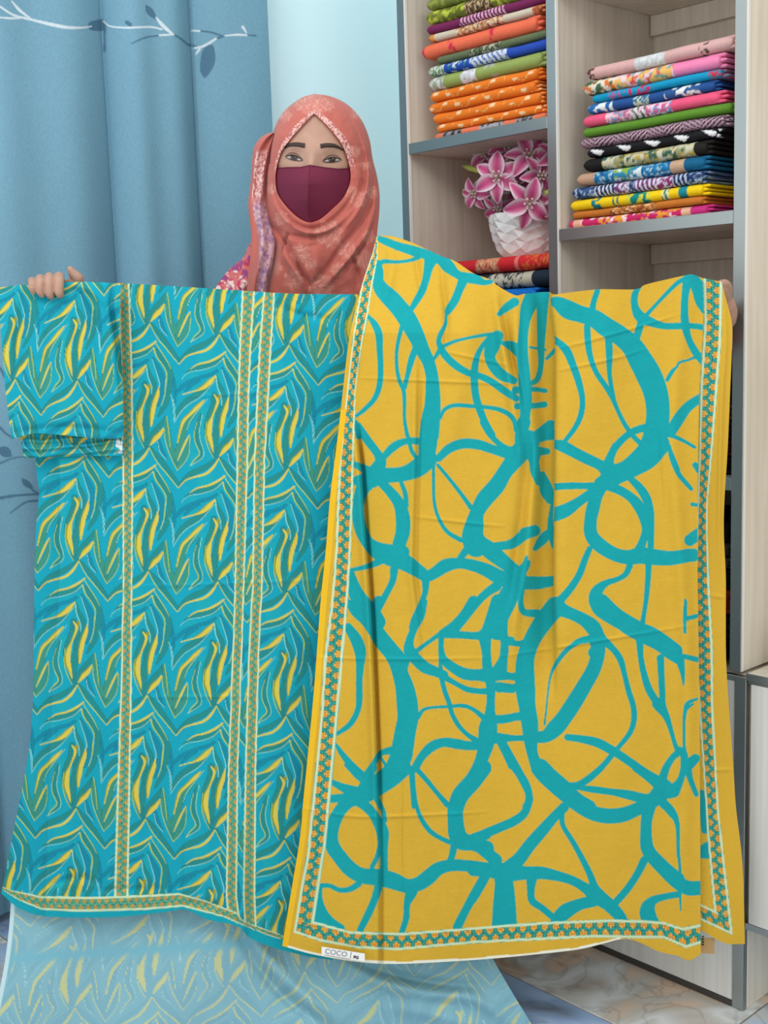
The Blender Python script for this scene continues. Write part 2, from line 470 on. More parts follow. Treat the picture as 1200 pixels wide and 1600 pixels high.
def shelf(b, zt, rail=True):
    o = boxG('shelf', b[0], b[1], 0.004, DEP, zt - 0.019, zt, M['wood'], un)
    boxG('edge_strip', b[0] + 0.003, b[1] - 0.0005 if b is b1 else UR_ - 0.0005, -0.003, 0.0035, zt - 0.0205, zt + 0.001, M['metal'], o)
    if rail: boxG('rail', b[0] + 0.0005, b[1] - 0.0005, DEP - 0.016, DEP - 0.0005, zt - 0.057, zt - 0.0195, M['wood'], o)
    return o


Z1, Z2 = 1.566, 1.364
for zt in (1.15, Z1, 1.96): shelf(b1, zt)
for zt in (0.931, Z2, 1.797): shelf(b2, zt)


def cabinet(name, u0, u1, z0, label, doorz0, plinth):
    c = empty(name, G((u0 + u1) / 2, 0.15, z0), label, 'cabinet')
    boxG('body', u0, u1, 0.006, DEP + 0.01, 0.0 if plinth else doorz0, 0.598, M['wood'], c)
    d = boxG('door', u0 + 0.006, u1 - 0.022, -0.006, 0.0055, doorz0 + 0.012, 0.588, M['white_wood'], c)
    boxG('top_trim', u0, u1 - 0.022, -0.006, 0.0055, 0.5885, 0.5985, M['metal'], c)
    if plinth: boxG('bottom_trim', u0, u1 - 0.022, -0.008, 0.0055, 0.001, doorz0 + 0.0115, M['dark_trim'], c)
    return c


c2 = cabinet('base_cabinet', UM + 0.006, 0.0, 0, 'white-fronted base cabinet below the right-hand stacks, steel strip on its corner', 0.0, True)
boxG('corner_post', -0.0215, 0.0, -0.008, 0.0055, 0.001, 0.5985, M['metal'], c2)
cabinet('base_cabinet', UL, UM + 0.005, 0, 'white-fronted base cabinet hidden behind the hanging mustard cloth', 0.0, True)
c3 = cabinet('wall_cabinet', 0.002, 0.42, 0.153, 'white raised cupboard at the right edge of the picture, gap below it', 0.153, False)
boxG('counter', 0.0, 0.42, -0.006, DEP + 0.01, 0.599, 0.606, M['wood'], c3)
boxG('edge_strip', 0.0, 0.42, -0.0085, -0.0065, 0.594, 0.607, M['metal'], c3)
boxG('bottom_trim', 0.002, 0.40, -0.007, 0.005, 0.153, 0.1645, M['metal'], c3)
# white bundle on the counter at the right picture edge
th = np.linspace(0, 2 * np.pi, 40, endpoint=False); zz = np.linspace(0, 1, 16)
RR = 0.055 * (np.sin(np.pi * np.clip(zz * .93 + .07, 0, 1)) ** 0.5)[:, None] * (1 + .08 * np.sin(7 * th)[None] + .1 * fbm(th[None] * 3, zz[:, None] * 4, 9))
BP = G(0.088, 0.072, 0.608) + np.stack([RR * np.cos(th), RR * np.sin(th), np.broadcast_to(zz[:, None] * 0.09, RR.shape)], -1)
M['white_cloth'] = print_mat('white_plastic_wrap', rough=0.4)
wb = grid_obj('white_bundle', BP, M['white_cloth'], None, np.broadcast_to(lin((222, 222, 222)), BP.shape), wrap=True)
tag(wb, 'small white wrapped bundle on the counter at the right picture edge', 'bundle')

# ================================================================== yellow dupatta
def C_(ox, oy, sc=3.75):
    return lambda L: [(ox + a / sc, oy + b_ / sc, w_ / sc) for a, b_, w_ in L]


YS, YSL, YSR = [], [], []


def add(f, *Ls, side=None):
    for L in Ls: (YS if side is None else YSL if side == 'L' else YSR).append(f(L))


add(C_(540, 360),
    [(185, 45, 30), (230, 62, 45), (300, 90, 50), (390, 118, 60), (470, 140, 60), (560, 170, 70), (600, 210, 75), (650, 255, 50), (700, 275, 60), (760, 285, 60), (810, 305, 35), (850, 300, 30)],
    [(430, 155, 30), (380, 175, 22), (300, 185, 20), (225, 182, 28), (195, 200, 30)],
    [(190, 190, 35), (195, 240, 55), (190, 300, 70), (215, 350, 90), (265, 400, 105), (310, 450, 105), (355, 510, 110), (390, 570, 105), (420, 630, 95), (450, 700, 85), (485, 770, 75), (505, 850, 75), (510, 930, 85), (510, 1020, 95), (500, 1100, 110), (490, 1200, 115)],
    [(500, 170, 80), (485, 220, 55), (470, 290, 45), (445, 360, 45), (410, 420, 40), (380, 470, 30)],
    [(690, 290, 60), (665, 350, 50), (640, 410, 50), (605, 465, 45), (590, 500, 18), (585, 550, 22), (560, 600, 30), (545, 650, 30), (560, 690, 40), (590, 740, 45), (650, 795, 45), (720, 835, 40), (790, 855, 40), (860, 890, 42), (930, 940, 45), (1000, 985, 40)],
    [(560, 690, 35), (510, 765, 18)], [(570, 680, 25), (640, 650, 20), (730, 628, 18), (820, 612, 22), (900, 600, 15)],
    [(890, 620, 70), (860, 680, 85), (845, 740, 65), (870, 800, 65), (920, 850, 65), (985, 880, 45)],
    [(850, 620, 30), (800, 680, 30), (770, 740, 35), (755, 820, 45), (755, 900, 45), (765, 980, 45), (790, 1060, 45), (820, 1130, 42), (860, 1200, 40)],
    [(555, 1100, 18), (580, 1050, 25), (640, 1025, 25), (740, 1030, 25), (830, 1037, 25), (900, 1050, 28), (960, 1080, 30), (990, 1120, 30), (1000, 1170, 30)],
    [(130, 500, 20), (170, 550, 40), (195, 610, 45), (200, 700, 38), (205, 800, 35), (200, 900, 35), (170, 985, 32), (110, 1050, 28), (65, 1085, 22)],
    [(335, 550, 30), (315, 620, 25), (300, 700, 22), (300, 800, 22), (315, 880, 25), (340, 940, 25), (345, 1020, 22), (345, 1100, 20), (360, 1200, 25)],
    [(410, 690, 40), (385, 760, 40), (365, 840, 30), (345, 920, 30)], [(900, 490, 30), (945, 450, 50), (990, 420, 55)],
    [(1110, 380, 110), (1070, 450, 90), (1050, 530, 65), (1040, 620, 60), (1035, 720, 70), (1045, 820, 70), (1050, 920, 75), (1055, 1000, 75), (1050, 1100, 60), (1035, 1200, 70)],
    [(1160, 380, 70), (1150, 500, 60), (1145, 650, 40), (1145, 780, 35), (1125, 870, 35), (1080, 900, 30)], [(1080, 685, 15), (1170, 700, 18)],
    [(995, 935, 45), (1100, 930, 30), (1170, 940, 28)], [(1005, 1030, 40), (1100, 1028, 35), (1165, 1020, 38)], [(920, 660, 25), (980, 680, 60), (1020, 720, 60)],
    [(1090, 1200, 20), (1200, 1140, 60)], [(60, 1120, 20), (80, 1200, 50)], side='L')
add(C_(840, 420),
    [(40, 180, 40), (80, 190, 45), (120, 200, 75), (180, 240, 110), (250, 265, 100), (330, 290, 105), (400, 340, 115), (480, 390, 115), (550, 450, 125), (600, 530, 140), (650, 620, 150), (690, 720, 145), (705, 820, 140), (700, 920, 140), (690, 980, 145), (650, 1060, 130), (590, 1120, 115), (510, 1170, 90), (430, 1190, 80)],
    [(350, 130, 35), (330, 190, 35), (320, 240, 40)],
    [(600, 100, 25), (570, 150, 40), (570, 220, 45), (600, 280, 65), (660, 310, 55), (740, 335, 40), (840, 335, 40), (910, 335, 35), (980, 345, 38), (1015, 348, 38)],
    [(620, 290, 30), (680, 225, 22), (760, 140, 24), (830, 75, 28), (890, 50, 30)],
    [(880, 60, 60), (865, 150, 45), (860, 240, 45), (865, 330, 50), (885, 410, 40), (920, 480, 45), (970, 550, 40)],
    [(910, 60, 70), (945, 120, 85), (955, 190, 65), (975, 250, 30)], [(605, 320, 45), (580, 400, 45)],
    [(290, 340, 40), (295, 430, 40), (310, 520, 35), (345, 610, 32), (400, 690, 32), (440, 760, 30), (470, 830, 26), (510, 910, 28), (560, 980, 30), (610, 1030, 30)],
    [(415, 400, 45), (420, 500, 42), (420, 600, 30), (430, 680, 28), (445, 760, 28)],
    [(70, 395, 40), (120, 430, 40), (170, 480, 50), (205, 560, 45), (240, 660, 42), (262, 760, 35), (255, 850, 35), (220, 930, 32), (160, 1010, 28)],
    [(50, 1010, 50), (100, 1025, 50), (150, 1030, 50), (230, 1075, 50), (310, 1115, 50), (390, 1160, 60)],
    [(640, 930, 50), (580, 945, 45), (520, 980, 42), (460, 1040, 45), (420, 1110, 45), (400, 1170, 60)],
    [(780, 960, 60), (820, 890, 70), (880, 810, 60), (960, 755, 55), (990, 740, 55)],
    [(760, 650, 25), (790, 600, 25), (815, 575, 15), (830, 550, 15), (880, 535, 15), (920, 520, 20), (960, 510, 40)],
    [(770, 970, 30), (850, 1005, 22), (920, 1045, 20)], [(755, 1010, 20), (785, 1090, 30), (820, 1180, 32)],
    [(920, 1150, 30), (960, 1190, 50)], side='R')
add(C_(840, 420),
    [(140, 445, 30), (110, 470, 30), (55, 525, 20)],
    [(0, 985, 70), (50, 965, 85), (92, 950, 105), (135, 930, 110)],
    [(30, 150, 70), (25, 300, 60), (20, 450, 45), (20, 560, 35), (0, 650, 30)], side='L')
add(C_(520, 660),
    [(150, 20, 40), (200, 100, 50), (260, 180, 50), (280, 230, 70), (250, 290, 90), (230, 330, 110)], [(125, 245, 35), (180, 270, 50), (230, 300, 70)], [(120, 345, 50), (200, 330, 80)],
    [(300, 200, 40), (360, 140, 50), (430, 110, 40), (510, 110, 45)], [(230, 310, 100), (330, 310, 90), (420, 300, 90), (500, 265, 110), (555, 215, 115)],
    [(570, 0, 112), (560, 100, 110), (550, 200, 100)], [(420, 0, 20), (440, 80, 22), (460, 160, 25), (490, 210, 25)],
    [(210, 340, 100), (170, 400, 80), (150, 480, 70), (150, 560, 75), (170, 640, 75), (210, 710, 75), (280, 760, 110), (350, 770, 110), (410, 760, 80)],
    [(280, 350, 50), (340, 410, 60), (390, 480, 70), (410, 560, 85), (410, 640, 85), (390, 710, 80), (380, 770, 80)], [(400, 350, 25), (425, 420, 30), (430, 490, 30)],
    [(110, 865, 25), (180, 850, 30), (240, 830, 40), (300, 800, 50)], [(110, 890, 40), (120, 950, 70), (140, 1010, 90), (180, 1060, 90), (230, 1110, 90), (260, 1170, 100)],
    [(360, 860, 50), (350, 930, 40), (310, 1010, 40), (260, 1100, 45)],
    [(330, 790, 100), (420, 820, 100), (500, 870, 80), (550, 900, 70), (600, 880, 70), (660, 840, 80), (740, 825, 65), (830, 840, 70), (910, 870, 80), (980, 910, 90), (1040, 930, 90)],
    [(545, 920, 50), (540, 1000, 35), (510, 1080, 35), (480, 1150, 40), (470, 1200, 50)], [(590, 240, 20), (590, 350, 20), (595, 470, 20), (620, 560, 22), (670, 640, 25), (750, 690, 30)],
    [(615, 250, 20), (690, 340, 22), (760, 430, 25), (810, 500, 30)], [(620, 210, 45), (680, 155, 55), (760, 125, 60), (850, 130, 60), (930, 155, 55), (1010, 180, 60), (1060, 180, 90)],
    [(880, 0, 40), (920, 70, 35), (980, 130, 35), (1020, 155, 40)], [(1150, 110, 130), (1080, 200, 110), (1010, 290, 90), (960, 370, 100), (890, 450, 100), (845, 530, 85), (830, 600, 110), (820, 670, 130), (840, 720, 140)],
    [(1120, 0, 80), (1100, 80, 70), (1130, 130, 120)], [(790, 740, 50), (750, 790, 40)], [(860, 700, 80), (920, 750, 100), (980, 800, 90), (1040, 850, 80), (1080, 900, 110)],
    [(930, 725, 40), (1020, 720, 55), (1070, 700, 60), (1120, 660, 65), (1185, 635, 65)], [(1150, 130, 90), (1185, 250, 55), (1200, 330, 45)],
    [(1090, 890, 70), (1130, 840, 50), (1145, 820, 30)], [(1100, 930, 80), (1150, 940, 65), (1200, 940, 65)],
    [(1060, 950, 100), (1020, 1040, 120), (980, 1120, 120), (950, 1200, 120)], [(960, 960, 60), (900, 1000, 50), (840, 1060, 50), (770, 1140, 60), (720, 1200, 60)],
    [(1110, 970, 35), (1100, 1050, 35), (1120, 1110, 40), (1200, 1120, 50)], side='L')
add(C_(820, 700),
    [(120, -50, 50), (200, -10, 50), (280, 30, 48), (360, 70, 50), (440, 105, 55), (490, 140, 90)], [(530, -10, 45), (500, 60, 50), (490, 120, 70)],
    [(780, -20, 140), (720, 60, 125), (640, 120, 95), (560, 160, 90), (480, 190, 100)], [(110, 228, 42), (170, 228, 42), (260, 222, 42), (350, 222, 40), (430, 225, 50)],
    [(110, 405, 85), (170, 390, 85), (240, 365, 80), (310, 320, 60), (380, 270, 55), (440, 230, 60)],
    [(450, 210, 90), (420, 280, 75), (400, 350, 80), (385, 430, 75), (390, 510, 80), (440, 570, 85), (520, 620, 80), (600, 640, 85), (680, 630, 100), (760, 640, 95), (860, 645, 85), (955, 630, 80), (985, 628, 80)],
    [(490, 220, 60), (550, 245, 55), (610, 280, 55), (660, 330, 65), (700, 400, 70), (710, 480, 50), (690, 550, 50), (670, 600, 60)],
    [(620, 180, 40), (670, 230, 50), (710, 290, 55), (735, 370, 45), (740, 460, 40), (738, 560, 38), (735, 620, 40)],
    [(845, -10, 25), (865, 70, 30), (900, 150, 30), (940, 200, 28), (975, 240, 25)], [(380, 590, 35), (350, 660, 40), (320, 740, 42), (270, 820, 45), (210, 890, 50)],
    [(615, 690, 40), (590, 740, 35), (540, 770, 32), (480, 790, 40), (430, 830, 65), (415, 880, 85), (440, 940, 90), (500, 980, 95), (570, 1020, 95), (650, 1060, 95), (730, 1090, 95), (800, 1130, 90), (880, 1190, 90)],
    [(725, 680, 40), (722, 760, 35), (715, 850, 32), (705, 930, 28), (690, 1020, 30)],
    [(180, 920, 80), (250, 960, 70), (340, 990, 50), (410, 1040, 60), (450, 1110, 50), (510, 1170, 35)], [(170, 930, 90), (100, 990, 100), (50, 1060, 100), (20, 1140, 90), (10, 1200, 80)],
    [(430, 1110, 70), (420, 1160, 60), (400, 1200, 60)], [(380, 1110, 30), (310, 1130, 25), (250, 1180, 20)], [(670, 1110, 50), (680, 1200, 30)],
    [(940, 890, 15), (935, 980, 18), (938, 1080, 20)], [(1005, 985, 25), (940, 1000, 25)], [(968, 540, 70), (1015, 505, 70)], [(980, 330, 22), (1025, 335, 22)], [(1000, 90, 20), (1020, 130, 40)], side='R')
add(C_(820, 700),
    [(60, 40, 70), (50, 130, 40), (80, 200, 40)],
    [(105, 150, 30), (125, 240, 80), (150, 300, 60)],
    [(160, 330, 20), (150, 430, 35), (155, 500, 45), (165, 580, 20)],
    [(150, 480, 30), (110, 530, 60), (60, 590, 30)],
    [(0, 500, 70), (60, 475, 50)],
    [(0, 680, 30), (10, 640, 20)],
    [(0, 40, 60), (60, 20, 60), (130, 20, 40)],
    [(0, 790, 80), (80, 790, 75), (165, 780, 60), (210, 776, 60)],
    [(0, 965, 35), (80, 970, 30), (150, 960, 40)], side='L')
add(C_(480, 940),
    [(240, 0, 30), (290, 50, 80), (350, 100, 90), (400, 170, 90), (440, 230, 100), (490, 290, 100), (530, 350, 110), (545, 420, 95), (570, 500, 110), (585, 590, 125), (590, 680, 125), (575, 760, 125), (560, 850, 130), (545, 920, 130), (500, 990, 110), (440, 1040, 100), (380, 1090, 110), (310, 1140, 110)],
    [(420, 0, 70), (400, 60, 40), (390, 110, 40)], [(690, 0, 30), (660, 80, 60), (625, 160, 45), (600, 230, 50), (600, 290, 70), (640, 340, 70), (690, 385, 70), (750, 410, 60), (800, 430, 55)],
    [(590, 320, 40), (565, 375, 60)], [(640, 290, 30), (700, 245, 25), (770, 195, 28)], [(975, 0, 70), (920, 80, 60), (860, 140, 55), (790, 185, 45)],
    [(800, 190, 50), (900, 195, 45), (1000, 200, 50), (1060, 180, 90), (1100, 100, 110), (1120, 0, 90)],
    [(785, 190, 35), (785, 280, 35), (800, 340, 50), (860, 390, 60), (930, 425, 70), (1010, 430, 70), (1060, 430, 90), (1130, 430, 65), (1200, 440, 40)],
    [(780, 200, 20), (780, 330, 20), (785, 430, 30), (805, 520, 30), (830, 590, 30), (850, 660, 28), (890, 730, 28), (940, 780, 28), (1000, 820, 40)],
    [(800, 440, 40), (870, 480, 30), (940, 515, 35), (1010, 525, 35), (1060, 525, 40)], [(650, 680, 25), (680, 635, 22), (740, 620, 18), (830, 615, 20), (910, 610, 25), (970, 630, 25), (1035, 680, 35)],
    [(1040, 200, 80), (1050, 300, 55), (1055, 380, 60), (1075, 480, 60), (1075, 580, 50), (1070, 670, 70), (1060, 740, 110), (1050, 820, 100), (1030, 900, 80), (1000, 970, 70), (970, 1050, 100), (900, 1130, 100), (870, 1200, 90)],
    [(1150, 60, 50), (1155, 160, 40), (1160, 250, 40), (1150, 330, 50), (1110, 400, 55)], [(1100, 210, 30), (1200, 220, 30)], [(1120, 500, 60), (1200, 510, 55)],
    [(630, 980, 50), (670, 910, 50), (730, 850, 60), (800, 825, 55), (880, 835, 60), (960, 845, 55), (1030, 830, 70)],
    [(240, 150, 50), (285, 220, 70), (310, 290, 70), (310, 370, 50), (305, 460, 40), (305, 560, 40), (295, 640, 35), (250, 720, 35), (175, 775, 25)],
    [(170, 840, 20), (210, 900, 35), (270, 970, 45), (330, 1030, 55)], [(150, 1060, 35), (210, 1090, 50), (280, 1120, 80)], [(140, 1155, 50), (220, 1150, 55), (300, 1150, 90)],
    [(345, 1010, 35), (390, 950, 35), (430, 890, 35), (500, 870, 50)], [(430, 910, 15), (460, 960, 20)], [(610, 1000, 30), (615, 1100, 25), (625, 1200, 30)],
    [(640, 985, 25), (700, 1050, 25), (760, 1120, 28), (820, 1190, 35)], [(1110, 690, 55), (1150, 690, 50), (1200, 680, 50)], [(1100, 800, 70), (1200, 800, 38)], [(1130, 820, 45), (1170, 900, 45), (1200, 960, 50)],
    [(400, 1140, 40), (430, 1200, 35)])
add(C_(780, 940),
    [(330, 30, 120), (250, 130, 110), (190, 230, 100), (155, 330, 105), (150, 430, 115), (155, 530, 115), (165, 620, 100), (180, 720, 100), (185, 820, 80), (200, 910, 65), (240, 990, 90), (310, 1050, 110), (380, 1110, 110), (450, 1170, 105), (520, 1210, 100)],
    [(340, 50, 60), (430, 80, 60), (500, 120, 60), (560, 180, 70), (600, 220, 60), (660, 270, 40), (710, 340, 40), (735, 430, 32), (760, 530, 35), (785, 610, 35), (790, 690, 35), (765, 770, 32), (690, 865, 28)],
    [(570, 220, 90), (580, 290, 85), (555, 390, 85), (500, 490, 90), (440, 590, 95), (380, 680, 95), (330, 740, 100), (270, 790, 75), (190, 790, 70)],
    [(540, 220, 40), (460, 240, 30), (390, 290, 30), (330, 370, 25), (300, 440, 14), (285, 540, 12), (275, 640, 12), (265, 720, 14)],
    [(600, 0, 90), (680, 80, 95), (760, 140, 110), (850, 190, 110), (940, 240, 100), (1010, 300, 85), (1060, 350, 50)], [(1080, 320, 30), (1160, 340, 32)], [(1060, 340, 55), (1075, 420, 30), (1080, 490, 10)],
    [(860, 0, 18), (850, 80, 22), (840, 130, 30)], [(820, 220, 40), (830, 330, 35), (850, 430, 40), (880, 520, 45), (930, 600, 45), (980, 680, 38), (1010, 760, 25), (1035, 840, 22), (1050, 880, 45)],
    [(945, 330, 45), (950, 430, 40), (955, 530, 38), (960, 600, 35), (985, 690, 30)], [(1095, 0, 15), (1090, 80, 22), (1085, 180, 15)], [(1160, 85, 25), (1100, 100, 25)],
    [(1160, 570, 15), (1100, 600, 25), (1085, 680, 15), (1085, 780, 15), (1085, 880, 25), (1100, 950, 60), (1150, 920, 55)],
    [(400, 795, 40), (480, 805, 45), (570, 825, 55), (640, 860, 55), (700, 895, 50), (780, 950, 50), (860, 1005, 50), (930, 1050, 60), (970, 1100, 100), (900, 1160, 70)],
    [(660, 900, 35), (610, 960, 35), (540, 1020, 35), (470, 1070, 40), (410, 1090, 60)], [(480, 1090, 35), (560, 1105, 35), (660, 1115, 40), (760, 1125, 40), (860, 1150, 50), (940, 1150, 90)],
    [(950, 1050, 50), (980, 970, 45), (1020, 910, 40), (1060, 880, 45)], [(1085, 900, 45), (1080, 980, 40), (1060, 1050, 45), (1020, 1110, 80)], [(1100, 960, 55), (1120, 1040, 35), (1155, 1130, 30)],
    [(0, 440, 50), (60, 440, 40), (110, 440, 60)], [(0, 510, 50), (60, 505, 40), (110, 500, 50)], [(0, 690, 50), (60, 680, 45), (130, 670, 55)], [(40, 800, 35), (120, 800, 35), (180, 800, 40)],
    [(20, 830, 50), (70, 920, 50), (120, 1010, 50), (165, 1100, 45), (180, 1160, 40), (160, 1200, 50)], [(20, 0, 60), (25, 120, 50), (30, 250, 45), (25, 330, 50), (20, 400, 55)],
    [(40, 240, 35), (100, 245, 35), (150, 250, 40)], [(140, 60, 30), (200, 70, 30), (280, 80, 50)])
add(C_(440, 1200),
    [(380, -20, 30), (440, 40, 40), (490, 80, 60), (480, 150, 100)],
    [(700, 0, 120), (640, 50, 125), (560, 110, 110), (480, 160, 100), (400, 190, 85), (350, 240, 75), (310, 310, 80), (290, 390, 82), (300, 460, 85), (340, 520, 85), (400, 590, 90), (470, 630, 90), (560, 640, 100), (650, 660, 100), (730, 690, 85), (800, 680, 85), (860, 640, 90), (920, 590, 80), (1000, 570, 70), (1100, 575, 70), (1180, 590, 80), (1230, 600, 90)],
    [(440, 190, 60), (500, 230, 60), (550, 290, 60), (590, 370, 75), (595, 450, 60), (600, 530, 45), (600, 610, 50)], [(560, 180, 25), (595, 250, 28), (605, 310, 28)], [(580, 440, 30), (560, 520, 30), (530, 580, 30)],
    [(765, 0, 30), (775, 120, 25), (790, 220, 25), (820, 300, 28), (870, 370, 30), (930, 410, 28), (985, 435, 30)], [(800, 10, 25), (860, 80, 25), (930, 170, 28), (980, 220, 35)],
    [(1180, 0, 100), (1120, 80, 100), (1050, 160, 100), (1020, 240, 95), (1020, 320, 95), (1030, 390, 105), (1060, 430, 105), (1120, 440, 90), (1200, 470, 90)], [(1130, 410, 60), (1200, 390, 60)],
    [(1010, 460, 45), (1000, 510, 40), (985, 550, 40)], [(450, 680, 40), (400, 710, 35), (340, 715, 30), (280, 690, 28), (225, 690, 30)],
    [(225, 690, 30), (215, 760, 50), (220, 830, 80), (250, 880, 80), (300, 915, 60), (350, 935, 40)], [(200, 800, 30), (200, 900, 40)],
    [(570, 690, 50), (545, 770, 45), (510, 850, 45), (460, 950, 40)], [(760, 730, 70), (735, 800, 40), (730, 880, 38), (705, 960, 35)], [(1190, 640, 60), (1130, 740, 55), (1080, 830, 50), (1030, 930, 55)], [(510, 60, 40), (540, 0, 40)])
add(C_(740, 1200),
    [(390, 0, 110), (450, 60, 110), (530, 130, 110), (600, 200, 95), (680, 255, 88), (770, 280, 90), (870, 275, 88), (960, 240, 80), (1040, 200, 85), (1090, 150, 105)],
    [(600, 110, 45), (680, 60, 40), (750, 0, 35)], [(620, 115, 30), (720, 125, 35), (830, 145, 40), (940, 170, 50), (1030, 190, 70)],
    [(950, 0, 45), (1020, 50, 50), (1090, 100, 70)], [(1130, 0, 40), (1110, 70, 45), (1100, 120, 80)], [(1200, 90, 30), (1150, 140, 80)],
    [(530, 230, 60), (470, 290, 60), (400, 370, 70), (330, 450, 75), (270, 530, 80), (210, 590, 100)], [(515, 270, 35), (525, 340, 30), (580, 430, 32), (630, 520, 35), (680, 620, 40), (710, 700, 50), (740, 740, 60)],
    [(0, 600, 70), (80, 600, 80), (200, 610, 110), (300, 615, 80), (400, 615, 75), (500, 635, 60), (580, 660, 55), (650, 700, 60), (720, 750, 90), (790, 800, 80), (850, 860, 70), (880, 895, 50)],
    [(170, 620, 100), (180, 700, 115), (180, 800, 135), (180, 920, 150)], [(340, 650, 65), (335, 720, 45), (345, 780, 45), (400, 820, 40), (460, 870, 40)], [(700, 780, 70), (620, 800, 70), (540, 840, 90), (490, 890, 80)],
    [(1020, 220, 70), (1010, 300, 60), (1010, 400, 70), (1020, 480, 75), (1090, 560, 80), (1160, 620, 75), (1200, 650, 75)], [(1000, 540, 50), (960, 620, 45), (900, 710, 45), (830, 790, 45)],
    [(1200, 740, 40), (1130, 750, 35), (1060, 770, 45), (1020, 820, 85), (1030, 880, 90), (1040, 905, 95)], [(1110, 210, 50), (1170, 270, 45), (1195, 350, 25), (1195, 520, 12)],
    [(240, 0, 45), (300, 80, 45), (325, 170, 45), (300, 260, 50), (240, 310, 55), (150, 350, 55), (60, 390, 60), (20, 430, 90), (60, 480, 75), (130, 540, 75)], [(60, 650, 60), (20, 730, 50), (0, 780, 30)])
add(C_(1000, 1100, 4.0),
    [(115, 0, 80), (165, 80, 45), (195, 170, 30), (225, 270, 30), (250, 290, 50)], [(330, 0, 15), (285, 40, 25), (275, 130, 18), (275, 240, 18), (280, 330, 40), (290, 390, 65), (350, 340, 55)],
    [(60, 640, 80), (40, 740, 70), (40, 850, 75), (60, 930, 85), (150, 1030, 90), (230, 1110, 88), (300, 1150, 92), (375, 1150, 90)],
    [(150, 620, 55), (200, 680, 55), (240, 760, 20), (240, 900, 18), (250, 1050, 20), (245, 1180, 20)], [(240, 1190, 42), (150, 1210, 35), (80, 1230, 60), (40, 1290, 85), (60, 1360, 100)], [(250, 1180, 20), (255, 1290, 10)])
YB = []
for L in ([(385, 560, 50), (395, 640, 50), (400, 720, 50), (405, 790, 45)], [(385, 930, 70), (425, 915, 110)]): YB.append(C_(1000, 1100, 4.0)(L))
for L in ([(1000, 90, 20), (1025, 130, 40)], [(975, 330, 22), (1030, 335, 22)], [(968, 540, 70), (1018, 505, 75)], [(1005, 985, 25), (1030, 990, 25)]): YB.append(C_(820, 700)(L))


def border_rgb(sv, T, per, teal=(38, 150, 136), org=(232, 176, 72), soft=1.0):
    """small repeat of stepped orange motifs between two pale lines"""
    c = np.broadcast_to(lin(teal), np.shape(T) + (3,)).copy()
    wv = (np.sin(sv * 2 * np.pi / per * 4) * np.sin(T * 30)) > 0.35
    c = mix(c, lin((70, 172, 160)), wv * .8)
    zig = np.abs(T - (0.5 + 0.12 * np.sign(np.sin(2 * np.pi * sv / per)))) < 0.045
    c = mix(c, lin((30, 112, 112)), zig * .9)
    for t0, t1, ts, ph in ((0.10, 0.36, 0.46, 0.0), (0.64, 0.90, 0.54, 0.5)):
        q = ((sv / per + ph) % 1.0 - 0.5) * per / 17.0 * (17.0 / per)
        blk = (T > t0) & (T < t1) & (np.abs(q) < 0.29)
        stub = (T > min(t1, ts) - (0.0 if ts > t1 else 0)) & (T < max(t0, ts)) & (np.abs(q) < 0.10)
        outl = (T > t0 - .05) & (T < t1 + .05) & (np.abs(q) < 0.36)
        c = mix(c, lin((84, 112, 70)), outl * .8 * soft)
        c = mix(c, lin(org), blk * (.5 + .5 * soft)); c = mix(c, lin(org), stub * soft)
        bars = blk & ((np.abs(np.abs(q) - 0.11) < 0.03) | (np.abs(T - (t0 + t1) / 2) < .02))
        c = mix(c, lin((186, 96, 52)), bars * .7)
    wl = np.minimum(np.abs(T), np.abs(T - 1)); c = mix(c, lin((204, 226, 186)), 1 - sstep(.07, .10, wl))
    return c


# border guide lines (cloth layout)
bl_l = interp([(585, 389), (568, 437), (560, 480), (551, 540), (547, 573), (540, 640), (532, 720), (529, 780), (526, 860), (519.5, 940), (508, 1033), (502.7, 1127), (492, 1230), (482.7, 1328), (469, 1405), (461, 1456), (455, 1500)])
bl_r = interp([(589.5, 400), (580, 448), (573.3, 493), (562.7, 547), (554.7, 613), (552, 680), (550, 760), (549, 790), (546.5, 860), (541.5, 940), (532, 1047), (524, 1140), (513, 1257), (506.7, 1320), (494.7, 1397), (488, 1441), (482, 1490)])
bb_i = interp([(440, 1430), (488, 1441), (546.7, 1457), (624, 1460), (740, 1451), (846.7, 1442.7), (953, 1438.7), (1006.7, 1440), (1037, 1442.5), (1067, 1452), (1095, 1446)], 0)
bb_o = interp([(440, 1449), (461, 1456), (506.7, 1470.7), (560, 1480), (624, 1482.7), (740, 1472), (820, 1468), (926.7, 1462.7), (1006.7, 1464), (1037, 1464), (1072, 1479), (1095, 1472)], 0)
br_l = interp([(1101, 430), (1102.7, 500), (1096, 606.7), (1094.7, 686.7), (1092, 760), (1088, 900), (1090, 1050), (1094, 1112), (1100, 1200), (1107.5, 1312), (1117.5, 1422)])
br_r = interp([(1126.7, 430), (1125, 527), (1117, 633), (1112, 700), (1105, 780), (1104, 833), (1106.7, 913), (1112, 1017), (1112.5, 1100), (1117.5, 1200), (1122.5, 1275), (1133, 1370), (1142.5, 1457)])
bk_i = interp([(1060, 1400), (1096, 1415), (1117.5, 1425), (1140, 1436)], 0); bk_o = interp([(1060, 1420), (1096, 1436), (1144, 1459), (1170, 1470)], 0)

YEL, TEAL_Y = lin((215, 172, 54)), lin((14, 160, 166))


def yellow_base(px, py):
    thread = 0.96 + 0.08 * vnoise(px * 0.15, py * 1.2, 11)
    return YEL * thread[..., None]


def dist_to(px, py, lines, wd, am):
    return sum(crease(px, py, L, wd, am) for L in lines)


